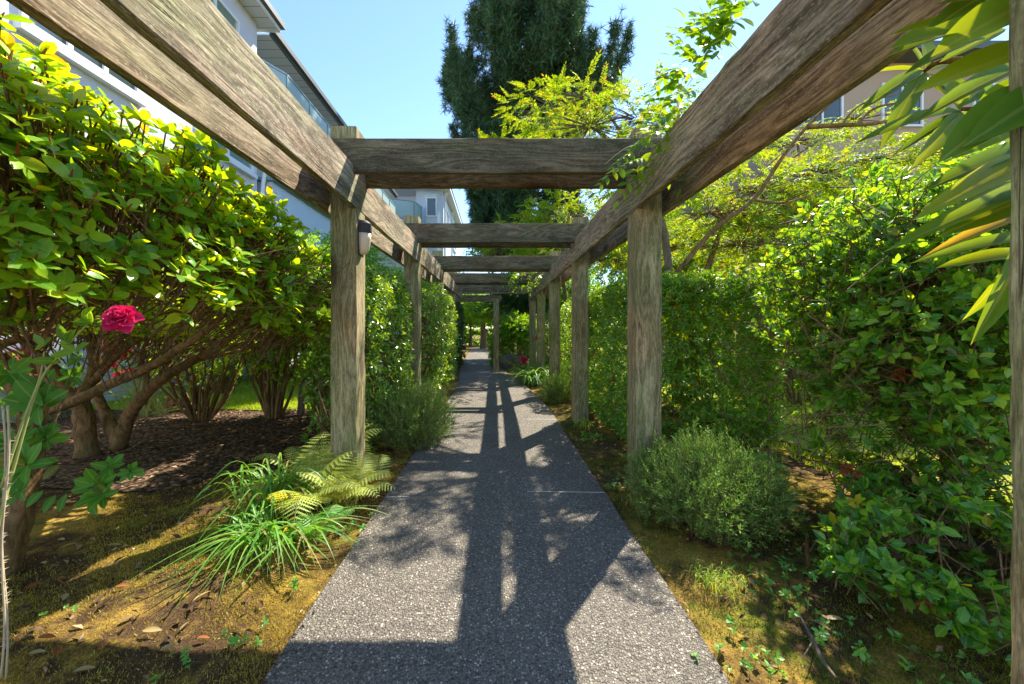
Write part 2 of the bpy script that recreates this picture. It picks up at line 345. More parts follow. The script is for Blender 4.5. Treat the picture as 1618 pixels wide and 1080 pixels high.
M['trim'] = plain('white_trim', (.75, .76, .78), .5, .05, 5)
M['roof'] = plain('dark_gutter', (.09, .1, .11), .5, .2, 8)
M['rail'] = plain('grey_blue_rail', (.18, .28, .33), .4, .1, 8)
M['lampdark'] = plain('dark_lamp_metal', (.03, .028, .03), .45, .3, 40)
M['lampglass'] = plain('frosted_lamp_glass', (.72, .55, .38), .35, .08, 12, .5, .05)
M['rock'] = plain('grey_rock', (.12, .11, .085), .9, .4, 6, .2, .8)
M['stake'] = plain('pale_stake_wood', (.5, .28, .11), .8, .3, 20)
def soffit():
    m, n = mat('white_soffit_boards'); t = N(n, 'ShaderNodeTexCoord'); s = N(n, 'ShaderNodeSeparateXYZ'); n.links.new(t.outputs['Object'], s.inputs[0])
    fr = math_(n, 'FRACT', math_(n, 'MULTIPLY', s.outputs[1], 3.2)); g = math_(n, 'LESS_THAN', fr, .06)
    out(n, bsdf(n, mixc(n, g, (.62, .62, .62), (.2, .2, .2)), .6)); return m
M['soffit'] = soffit()
def siding():
    m, n = mat('horizontal_siding'); t = N(n, 'ShaderNodeTexCoord'); s = N(n, 'ShaderNodeSeparateXYZ'); n.links.new(t.outputs['Object'], s.inputs[0])
    fr = math_(n, 'FRACT', math_(n, 'MULTIPLY', s.outputs[2], 7.)); g = math_(n, 'LESS_THAN', fr, .08)
    out(n, bsdf(n, mixc(n, g, (.55, .58, .64), (.25, .27, .3)), .7, bumpn(n, fr, .6, .01))); return m
M['siding'] = siding()
def glass(name, col, rough=.06):
    m, n = mat(name); t = N(n, 'ShaderNodeTexCoord'); f = noise(n, t.outputs['Object'], 1.5, 3)
    out(n, bsdf(n, mixc(n, f, [c*.6 for c in col], col), rough, None, .9)); return m
M['glass'] = glass('dark_window_glass', (.07, .1, .1)); M['curtain'] = glass('curtained_glass', (.25, .35, .3), .12)
def balglass():
    m, n = mat('frosted_balcony_glass'); b = bsdf(n, (.5, .66, .68), .25, None, .6)
    tb = n.nodes.new('ShaderNodeBsdfTransparent'); tb.inputs[0].default_value = (.8, .93, .93, 1); mx = n.nodes.new('ShaderNodeMixShader'); mx.inputs[0].default_value = .35
    n.links.new(b, mx.inputs[1]); n.links.new(tb.outputs[0], mx.inputs[2]); out(n, mx.outputs[0]); return m
M['balglass'] = balglass()
def groundmat():
    m, n = mat('moss_and_soil'); t = N(n, 'ShaderNodeTexCoord'); v = t.outputs['Object']
    a = noise(n, v, 1.6, 5, .6, .4); b = noise(n, v, 9, 5, .65); c_ = noise(n, v, 120, 4, .7); d = noise(n, v, 3.1, 4, .6)
    soil = ramp(n, [(.3, (.045, .026, .013)), (.55, (.1, .06, .03)), (.75, (.2, .125, .06))], c_).outputs[0]
    moss = ramp(n, [(.3, (.15, .085, .02)), (.5, (.36, .23, .045)), (.72, (.56, .4, .09))], c_).outputs[0]
    green = ramp(n, [(.3, (.06, .08, .012)), (.7, (.22, .27, .03))], c_).outputs[0]
    mm = ramp(n, [(.475, (0, 0, 0)), (.575, (1, 1, 1))], math_(n, 'ADD', math_(n, 'MULTIPLY', a, .6), math_(n, 'MULTIPLY', b, .4))).outputs[0]
    c = mixc(n, mm, soil, moss); c = mixc(n, ramp(n, [(.56, (0, 0, 0)), (.68, (1, 1, 1))], d).outputs[0], c, green)
    out(n, bsdf(n, c, .95, bumpn(n, c_, 1., .012, bumpn(n, b, .6, .03)), .1)); return m
M['ground'] = groundmat()
def mulchmat():
    m, n = mat('bark_mulch'); t = N(n, 'ShaderNodeTexCoord'); v = t.outputs['Object']; vo = N(n, 'ShaderNodeTexVoronoi'); vo.inputs['Scale'].default_value = 45; n.links.new(v, vo.inputs[0])
    sp = N(n, 'ShaderNodeSeparateColor'); n.links.new(vo.outputs['Color'], sp.inputs[0])
    c = ramp(n, [(.1, (.02, .013, .008)), (.6, (.075, .045, .027)), (.95, (.22, .14, .085))], sp.outputs[0]).outputs[0]
    out(n, bsdf(n, c, .9, bumpn(n, sp.outputs[1], 1., .015), .15)); return m
M['mulch'] = mulchmat()
def chipmat():
    m, n = mat('bark_chip'); g = N(n, 'ShaderNodeNewGeometry'); c = ramp(n, [(0, (.025, .015, .01)), (.6, (.1, .055, .03)), (.9, (.28, .17, .09)), (1, (.5, .36, .22))], g.outputs['Random Per Island']).outputs[0]
    out(n, bsdf(n, c, .8, None, .2)); return m
M['chip'] = chipmat()
def pathmat():
    m, n = mat('exposed_aggregate'); t = N(n, 'ShaderNodeTexCoord'); v = t.outputs['Object']
    def vor(s, feat='F1'):
        a = N(n, 'ShaderNodeTexVoronoi'); a.feature = feat; a.inputs['Scale'].default_value = s; n.links.new(v, a.inputs[0]); return a
    v1 = vor(112); v2 = vor(230)
    s1 = N(n, 'ShaderNodeSeparateColor'); n.links.new(v1.outputs['Color'], s1.inputs[0]); s2 = N(n, 'ShaderNodeSeparateColor'); n.links.new(v2.outputs['Color'], s2.inputs[0])
    peb = ramp(n, [(0, (.08, .073, .062)), (.35, (.16, .147, .125)), (.7, (.25, .228, .19)), (.9, (.37, .335, .28)), (1, (.6, .55, .47))], s1.outputs[0]).outputs[0]
    fin = ramp(n, [(0, (.08, .07, .057)), (1, (.24, .21, .17))], s2.outputs[0]).outputs[0]
    isp = ramp(n, [(.5, (1, 1, 1)), (.68, (0, 0, 0))], math_(n, 'ADD', v1.outputs['Distance'], math_(n, 'MULTIPLY', s1.outputs[1], .18))).outputs[0]
    c = mixc(n, isp, fin, peb)
    big = noise(n, v, 1.1, 5, .6); c = mixc(n, 1., c, ramp(n, [(.3, (.78, .77, .77)), (.7, (1.12, 1.1, 1.08))], big).outputs[0], 'MULTIPLY')
    st = noise(n, v, 3.7, 6, .7); c = mixc(n, math_(n, 'MULTIPLY', ramp(n, [(.6, (0, 0, 0)), (.75, (1, 1, 1))], st).outputs[0], .3), c, (.1, .085, .05))
    h = math_(n, 'SUBTRACT', math_(n, 'MULTIPLY', isp, .8), math_(n, 'MULTIPLY', v1.outputs['Distance'], .5))
    out(n, bsdf(n, c, .75, bumpn(n, h, 1., .006), .3)); return m
M['path'] = pathmat()
M['joint'] = plain('pale_joint_filler', (.62, .58, .5), .8, .15, 30)
def lawnmat():
    m, n = mat('sunlit_lawn'); t = N(n, 'ShaderNodeTexCoord'); v = t.outputs['Object']; a = noise(n, v, 80, 4, .7); b = noise(n, v, 1.2, 4)
    c = ramp(n, [(.3, (.18, .22, .03)), (.7, (.42, .44, .09))], a).outputs[0]; c = mixc(n, ramp(n, [(.45, (0, 0, 0)), (.7, (1, 1, 1))], b).outputs[0], c, (.6, .48, .2))
    out(n, bsdf(n, c, .9, bumpn(n, a, 1, .02), .1)); return m
M['lawn'] = lawnmat()

# ------------------------------------------------------------------ ground, path
def grid(name, x0, x1, y0, y1, nx, ny, zf, m, kind='structure', label=None):
    X, Y = np.meshgrid(np.linspace(x0, x1, nx), np.linspace(y0, y1, ny)); Z = zf(X, Y)
    mb = MB(); f = [(j*nx+i, j*nx+i+1, (j+1)*nx+i+1, (j+1)*nx+i) for j in range(ny-1) for i in range(nx-1)]
    mb.add(np.stack([X, Y, Z], -1).reshape(-1, 3), f); o = mb.build(name, m, smooth=True); o['kind'] = kind
    return o
def pc(y): return np.interp(y, [-3, 5.5, 8, 10, 12, 20, 35, 60], [0, 0, -.1, -.3, -.5, -.95, -1.55, -2.2])
def pw_(y): return np.interp(y, [-3, 6, 10, 20, 60], [.775, .775, .69, .66, .6])
def relief(X, Y):
    q = np.stack([X.ravel(), Y.ravel(), 0*X.ravel()], 1)
    b = (bump(q, 3.1)*.014+bump(q, 11.)*.006).reshape(X.shape)
    e = np.clip((np.abs(X-pc(Y))-pw_(Y))/.25, 0, 1)
    return gz(X, Y)-.028+b*e+.03*e*np.clip((np.abs(X)-.8)/.8, 0, 1)
def xs(a, b, n): return np.linspace(a, b, n)
# one sheet to the horizon, fine near the camera
gx = np.unique(np.concatenate([xs(-900, -20, 12), xs(-20, -5, 30), xs(-5, 4, 260), xs(4, 20, 30), xs(20, 900, 12)]))
gy = np.unique(np.concatenate([xs(-60, -1, 8), xs(-1, 6, 240), xs(6, 40, 80), xs(40, 1200, 14)]))
Xg, Yg = np.meshgrid(gx, gy); mb = MB(); nx, ny = len(gx), len(gy)
Zg = relief(Xg, Yg); Zg = np.where(Yg > 40, -.75, Zg)
ii, jj = np.meshgrid(np.arange(nx-1), np.arange(ny-1)); a = (jj*nx+ii).ravel()
mb.V.append(np.stack([Xg, Yg, Zg], -1).reshape(-1, 3)); mb.n = nx*ny; mb.L.append(np.stack([a, a+1, a+nx+1, a+nx], 1).ravel()); mb.S.append(np.full(len(a), 4))
g = mb.build('ground', M['ground'], smooth=True); g['kind'] = 'structure'
# path: a slab that bends left beyond the pergola
ys = np.concatenate([xs(-3, 12, 90), xs(12.3, 60, 60)]); mb = MB(); v = []
for y in ys:
    c_, h_ = float(pc(y)), float(pw_(y)); z = float(gz(0, y)); e1, e2 = rng.normal(0, .004, 2)
    v += [(c_-h_+e1, y, z-.08), (c_-h_+e1, y, z-.008), (c_-h_+.008+e1, y, z), (c_+h_-.008+e2, y, z), (c_+h_+e2, y, z-.008), (c_+h_+e2, y, z-.08)]
f = [(i*6+k, i*6+k+1, (i+1)*6+k+1, (i+1)*6+k) for i in range(len(ys)-1) for k in range(5)]
mb.add(v, [q[::-1] for q in f]); o = mb.build('path', M['path']); o['kind'] = 'structure'
mb = MB()
for y0, y1, a, b in ((2.62, 2.60, .22, .765), (2.53, 2.535, -.765, -.6), (4.72, 4.70, .35, .77), (6.85, 6.85, -.3, .6)):
    box_ = [(a, y0, .003), (b, y1, .003), (b, y1+.012, .003), (a, y0+.006, .003)]
    z = float(gz(0, y0)); mb.add([(p[0], p[1], p[2]+z) for p in box_], [(0, 1, 2, 3)])
o = mb.build('path_joint', M['joint']); o['kind'] = 'structure'
# mulch bed left, lawns
def patch(name, poly_x, y0, y1, m, dz, ny_=40, nx_=40):
    X, Y = np.meshgrid(np.linspace(0, 1, nx_), np.linspace(y0, y1, ny_)); X0 = np.interp(Y, *poly_x[0]); X1 = np.interp(Y, *poly_x[1]); X = X0+(X1-X0)*X
    wob = .06*np.sin(Y*9+X*5)*(Y > 0); Yw = Y+wob*.3; Z = relief(X, Yw)+dz; mb = MB()
    mb.add(np.stack([X, Yw, Z], -1).reshape(-1, 3), [(j*nx_+i, j*nx_+i+1, (j+1)*nx_+i+1, (j+1)*nx_+i) for j in range(ny_-1) for i in range(nx_-1)])
    o = mb.build(name, m, smooth=True); o['kind'] = 'structure'; return o
patch('mulch_bed', (([2.6, 5.2], [-4.9, -6]), ([2.6, 3.2, 5.2], [-2.4, -1.55, -1.2])), 2.62, 5.3, M['mulch'], .012)
patch('lawn', (([5.2, 40], [-6.3, -6.3]), ([5.2, 7, 40], [-2.2, -2., -3.6])), 5.2, 40, M['lawn'], .02, 80, 30)
patch('side_lawn', (([-1, 2, 20], [3.1, 2.9, 3.3]), ([-1, 20], [14, 14])), -1, 20, M['lawn'], .02, 80, 40)

# ------------------------------------------------------------------ pergola
def board(name, L, a, b, mat_, parent, loc, axis, seg=14, bev=.006, jit=.0015, bow=.004):
    """timber of length L along local X, section a (local Y) x b (local Z); axis: 'x','y','z' = world direction of its length"""
    hw, hh = a/2, b/2; c8 = [(-hw+bev, -hh), (hw-bev, -hh), (hw, -hh+bev), (hw, hh-bev), (hw-bev, hh), (-hw+bev, hh), (-hw, hh-bev), (-hw, -hh+bev)]
    v = []; ph = rng.uniform(0, 6)
    for i in range(seg+1):
        t = i/seg; k = 1-.03*0
        for y, z in c8: v.append((t*L, y*k+bow*math.sin(t*3.1+ph)*.5+rng.normal(0, jit), z*k+bow*math.sin(t*2.3+ph)*.4+rng.normal(0, jit)))
    f = [(i*8+k, i*8+(k+1) % 8, (i+1)*8+(k+1) % 8, (i+1)*8+k) for i in range(seg) for k in range(8)]; f += [tuple(range(8))[::-1], tuple(seg*8+k for k in range(8))]
    mb = MB(); mb.add(v, [q[::-1] for q in f]); o = mb.build(name, mat_, parent); o.location = loc
    o.rotation_euler = {'x': (0, 0, 0), 'y': (0, 0, R(90)), 'z': (0, R(-90), 0)}[axis]; return o
SP = 2.06
pg = thing('pergola', 'weathered timber pergola of square posts and paired beams over the aggregate path', 'pergola', (0, 0, 0))
PW = .182
for k in range(-1, 5):
    y = 2.59+SP*k+PW/2-.0
    if k == -1: y = .712-PW/2
    z = float(gz(0, y))
    for s in (-1, 1):
        if s == -1 and k == 4: continue
        if y < .2 : continue
        x = s*(.982+PW/2)
        board('post', 2.612-z+rng.uniform(-.01, .015), PW, PW, M['post'], pg, (x, y, z-.04), 'z', 18, .007)
    # cross beams, one each side of the posts
    x1 = 1.275
    for yy, dz in ((2.59+SP*k-.024, 0), (2.59+SP*k+PW+.024, -.012)):
        yy = yy if k > -1 else yy-.02
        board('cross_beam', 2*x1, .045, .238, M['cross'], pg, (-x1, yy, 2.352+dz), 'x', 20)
ylast = 2.59+4*SP+.1
for s in (-1, 1):
    for xx, nm in ((.982-.004+.0225, 0), (1.243, 1)):
        y = -.9
        yend = 2.59+4*SP+.35 if s > 0 else 2.59+4*SP-.1
        if True:
            L = yend-y; board('side_beam', L, .045, .285, M['wood'], pg, (s*xx, y, 2.143), 'y', 60)
# the lone post in the middle at the far end, its bearer beyond
yb = 2.59+4*SP+PW+.06
board('post', 2.2, .17, .17, M['post'], pg, (.0, 10.95, float(gz(0, 10.95))-.04), 'z', 14)
board('cross_beam', 1.35, .05, .2, M['wood'], pg, (-1.2, 11.04, 2.06), 'x', 12)
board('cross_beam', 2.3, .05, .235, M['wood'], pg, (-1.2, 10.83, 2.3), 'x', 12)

# wall lamp on the first left post
lx, ly = -.982, 2.675
lamp = thing('wall_lamp', 'small half-round lamp with dark cap and frosted cup on the left post', 'lamp', (lx, ly, 1.8))
def dshape(r, n=10, sy=.045): return [(lx+.003+r*math.sin(math.pi*i/n), ly-sy*math.cos(math.pi*i/n)) for i in range(n+1)]
def loft(mb, rings):
    n = len(rings[0][0]); v = []
    for poly, z in rings: v += [(x, y, z) for x, y in poly]
    f = [(i*n+k, i*n+(k+1) % n, (i+1)*n+(k+1) % n, (i+1)*n+k) for i in range(len(rings)-1) for k in range(n)]
    f += [tuple(range(n))[::-1], tuple((len(rings)-1)*n+k for k in range(n))]; mb.add(v, f)
mb = MB(); loft(mb, [(dshape(.075), 1.845), (dshape(.078, sy=.047), 1.86), (dshape(.076, sy=.046), 1.915), (dshape(.05, sy=.035), 1.935)]); sub(mb, 'lamp_cap', M['lampdark'], lamp)
mb = MB(); loft(mb, [(dshape(.022, sy=.018), 1.693), (dshape(.045, sy=.03), 1.70), (dshape(.06, sy=.038), 1.73), (dshape(.072, sy=.044), 1.80), (dshape(.074, sy=.0445), 1.844)]); sub(mb, 'diffuser', M['lampglass'], lamp, True)
mb = MB(); box(mb, lx-.0, lx+.004, ly-.055, ly+.055, 1.685, 1.94); sub(mb, 'back_plate', M['lampdark'], lamp)

# ------------------------------------------------------------------ buildings
def window_x(root, X, y0, y1, z0, z1, panes, gl, out_=1):      # in a wall facing +X
    mb = MB(); t = .07
    box(mb, X, X+.06, y0-t, y0, z0-t, z1+t); box(mb, X, X+.06, y1, y1+t, z0-t, z1+t); box(mb, X, X+.06, y0, y1, z1, z1+t); box(mb, X, X+.09, y0, y1, z0-t, z0)
    for k in range(1, panes): yk = y0+(y1-y0)*k/panes; box(mb, X+.003, X+.05, yk-.03, yk+.03, z0, z1)
    wn = sub(mb, 'window', M['trim'], root)
    mb = MB(); box(mb, X-.0, X+.015, y0, y1, z0, z1); p = mb.build('pane', M[gl], wn); p.location = -Vector(root.location)
    mb = MB(); box(mb, X+.0, X+.12, y0-.12, y1+.12, z0-.16, z0-.075); p = mb.build('sill', M['trim'], wn); p.location = -Vector(root.location)
def window_y(root, Y, x0, x1, z0, z1, panes, gl):              # in a wall facing the camera
    mb = MB(); t = .07
    box(mb, x0-t, x0, Y-.06, Y, z0-t, z1+t); box(mb, x1, x1+t, Y-.06, Y, z0-t, z1+t); box(mb, x0, x1, Y-.06, Y, z1, z1+t); box(mb, x0, x1, Y-.09, Y, z0-t, z0)
    for k in range(1, panes): xk = x0+(x1-x0)*k/panes; box(mb, xk-.03, xk+.03, Y-.05, Y-.003, z0, z1)
    wn = sub(mb, 'window', M['trim'], root); mb = MB(); box(mb, x0, x1, Y-.015, Y, z0, z1); p = mb.build('pane', M[gl], wn); p.location = -Vector(root.location)
ha = thing('apartment_house', 'pale stucco apartment house with glass balcony rising behind the big rhododendron', 'building', (-6, 5, 0))
mb = MB(); box(mb, -13, -6, -3, 9.27, 3.0, 8.79); sub(mb, 'wall', M['stucco'], ha)
mb = MB(); box(mb, -13, -6.02, -3, 9.25, -.3, 3.0); sub(mb, 'siding', M['siding'], ha)
mb = MB(); box(mb, -13, -7.4, 9.27, 21, -.3, 8.7); sub(mb, 'recessed_wall', M['stuccob'], ha)
window_x(ha, -6, 4.7, 6.12, 5.05, 6.3, 3, 'glass'); window_x(ha, -6, 7.45, 9.0, 5.0, 6.3, 2, 'curtain'); window_x(ha, -6, 7.2, 8.5, 6.95, 8.2, 2, 'curtain'); window_x(ha, -6, 1.5, 3.4, 5.05, 6.3, 2, 'glass')
window_x(ha, -6, 6.2, 7.4, .9, 2.2, 2, 'glass')
mb = MB(); box(mb, -13, -5.58, -3, 9.5, 8.795, 8.82); sub(mb, 'soffit', M['soffit'], ha)
mb = MB(); box(mb, -5.58, -5.55, -3, 9.53, 8.79, 8.98); box(mb, -13, -5.58, 9.5, 9.53, 8.79, 8.98); sub(mb, 'fascia', M['trim'], ha)
mb = MB(); box(mb, -5.55, -5.45, -3, 9.56, 8.88, 9.02); sub(mb, 'gutter', M['roof'], ha)
mb = MB(); mb.add([(-5.5, -3, 9.03), (-5.5, 9.6, 9.03), (-13, 9.6, 11.5), (-13, -3, 11.5), (-5.5, -3, 8.99), (-5.5, 9.6, 8.99), (-13, 9.6, 8.99), (-13, -3, 8.99)], [(0, 1, 2, 3), (4, 7, 6, 5), (0, 4, 5, 1), (1, 5, 6, 2), (2, 6, 7, 3), (3, 7, 4, 0)]); sub(mb, 'roof', M['roof'], ha)
mb = MB(); box(mb, -12, -5.85, 9.53, 21.5, 8.72, 8.745); sub(mb, 'soffit', M['soffit'], ha)
mb = MB(); box(mb, -5.85, -5.8, 9.53, 21.5, 8.72, 8.9); box(mb, -5.8, -5.7, 9.53, 21.5, 8.8, 8.94); sub(mb, 'gutter', M['roof'], ha)
# upper balcony: chamfered glass front
bp = [(-7.4, 9.35), (-6.15, 9.4), (-5.72, 10.1), (-5.72, 21)]
mb = MB(); prism(mb, [(-7.4, 9.3), (-6.12, 9.32), (-5.62, 10.05), (-5.62, 21), (-7.4, 21)], 6.72, 6.92)
bal = sub(mb, 'balcony', M['stuccob'], ha)
def seg_panel(mb, p, q, z0, z1, t):
    d = norm(np.array([q[0]-p[0], q[1]-p[1]])); nn = np.array([-d[1], d[0]])*t/2
    prism(mb, [tuple(np.array(p)+nn), tuple(np.array(p)-nn), tuple(np.array(q)-nn), tuple(np.array(q)+nn)], z0, z1)
def railing(root_bal, pts, z0, z1, step, rootloc):
    mg = MB(); mr = MB()
    for p, q in zip(pts[:-1], pts[1:]):
        p, q = np.array(p), np.array(q); n = max(1, int(np.linalg.norm(q-p)/step+.5))
        seg_panel(mr, p, q, z1, z1+.05, .05); seg_panel(mr, p, q, z0-.03, z0, .04)
        for i in range(n):
            a, b = p+(q-p)*(i+.03)/n, p+(q-p)*(i+.97)/n; seg_panel(mg, a, b, z0+.003, z1-.003, .012)
            c_ = p+(q-p)*i/n; box(mr, c_[0]-.025, c_[0]+.025, c_[1]-.025, c_[1]+.025, z0-.1, z1-.002)
    for m_, nm, k in ((mg, 'glass_panel', 'balglass'), (mr, 'rail', 'rail')):
        o = m_.build(nm, M[k], root_bal); o.location = -Vector(rootloc)
railing(bal, bp, 7.0, 8.07, 1.15, ha.location)
mb = MB(); prism(mb, [(-7.4, 9.45), (-5.72, 9.45), (-5.72, 16), (-7.4, 16)], 3.6, 4.92); lb = sub(mb, 'balcony', M['stuccob'], ha)
mb = MB(); box(mb, -7.4, -5.62, 9.35, 16.1, 4.923, 5.0); o = mb.build('rail', M['rail'], lb); o.location = -Vector(ha.location)
mb = MB(); tube(mb, [(-5.9, 9.42, 6.7), (-5.9, 9.42, 5.6), (-5.75, 9.5, 5.3), (-5.6, 9.42, 5.1), (-5.9, 9.35, 4.8), (-5.95, 9.35, 0)], .05, 8); sub(mb, 'downspout', M['trim'], ha, True)
window_x(ha, -7.4, 10.4, 12.4, 6.95, 8.5, 2, 'glass'); window_x(ha, -7.4, 13.4, 15.4, 6.95, 8.5, 2, 'glass')

hb = thing('apartment_house', 'pale blue apartment house with corner balcony seen far under the first cross beams', 'building', (-6, 24, 0))
mb = MB(); box(mb, -13, -5.2, 25, 36, -1, 10.1); box(mb, -5.2, -3.45, 24, 36, -1, 10.1); sub(mb, 'wall', M['stuccob'], hb)
mb = MB(); prism(mb, [(-4.75, 24), (-4.45, 23.55), (-3.75, 23.55), (-3.45, 24)], 5, 9.75); sub(mb, 'bay', M['stuccob'], hb)
window_y(hb, 23.55, -4.38, -3.85, 8.35, 9.45, 1, 'glass'); window_y(hb, 25, -5.9, -5.3, 7.8, 9.7, 1, 'glass'); window_y(hb, 25, -7.9, -6.6, 7.8, 9.7, 2, 'curtain')
mb = MB(); box(mb, -13, -3.0, 22.9, 36, 10.1, 10.13); sub(mb, 'soffit', M['soffit'], hb)
mb = MB(); box(mb, -13, -2.95, 22.85, 22.9, 10.08, 10.32); box(mb, -3.0, -2.95, 22.9, 36, 10.08, 10.32); sub(mb, 'fascia', M['trim'], hb)
mb = MB(); mb.add([(-2.9, 22.8, 10.33), (-2.9, 36.2, 10.33), (-13, 36.2, 10.33), (-13, 22.8, 10.33), (-7.5, 24.8, 13), (-7.5, 34, 13)], [(0, 1, 5, 4), (3, 4, 5, 2), (0, 4, 3), (1, 2, 5), (0, 3, 2, 1)]); sub(mb, 'roof', M['roof'], hb)
mb = MB(); pts = [(-9.2, 25), (-9.2, 22.3), (-6.6, 22.0), (-5.0, 22.6), (-4.75, 23.8)]; prism(mb, pts+[(-5.2, 25)], 7.45, 7.8); bb = sub(mb, 'balcony', M['stucco'], hb)
railing(bb, pts, 7.88, 8.9, 1.3, hb.location)
mb = MB(); tube(mb, [(-3.2, 24.2, 10.1), (-3.25, 24.2, 9.8), (-3.35, 24.2, 9.5), (-3.35, 24.2, 0)], .06, 8); tube(mb, [(-3.1, 28.2, 10.1), (-3.35, 28.2, 9.5), (-3.35, 28.2, 0)], .06, 8); sub(mb, 'downspout', M['trim'], hb, True)
window_x(hb, -3.45, 25.3, 26.8, 7.6, 9.3, 2, 'curtain'); window_x(hb, -3.45, 29, 31, 7.6, 9.3, 2, 'curtain')

hc = thing('apartment_house', 'beige stucco apartment house glimpsed through the magnolia branches', 'building', (12, 13, 0))
mb = MB(); box(mb, 10.1, 26, 13, 24, -.5, 10.5); sub(mb, 'wall', M['beige'], hc)
for x0, z0, z1 in ((10.6, 5.4, 6.9), (12.6, 5.0, 7.2), (15.4, 5.4, 6.9), (10.8, 8.3, 9.7), (13.6, 8.3, 9.7), (16.8, 8.3, 9.7), (10.8, 2.2, 3.8), (13.6, 2.2, 3.8)): window_y(hc, 13, x0, x0+1.3, z0, z1, 2, 'glass')
mb = MB(); box(mb, 9.4, 27, 12.3, 25, 10.5, 10.75); sub(mb, 'roof', M['roof'], hc)
mb = MB(); prism(mb, [(11.2, 13), (11.2, 12), (14.2, 12), (14.2, 13)], 4.5, 4.7); cb = sub(mb, 'balcony', M['beige'], hc)
mb = MB()
for i in range(31): box(mb, 11.22+i*.098, 11.24+i*.098, 12.02, 12.04, 4.7, 5.6)
box(mb, 11.2, 14.2, 12, 12.05, 5.6, 5.65); o = mb.build('rail', M['roof'], cb); o.location = -Vector(hc.location)

# ------------------------------------------------------------------ plants: helpers
def plant(name, label, cat, base, group=None): return thing(name, label, cat, base, group)
def leaffaces(root, mb, mk, name='foliage', sm=False): return sub(mb, name, M[mk], root, sm)

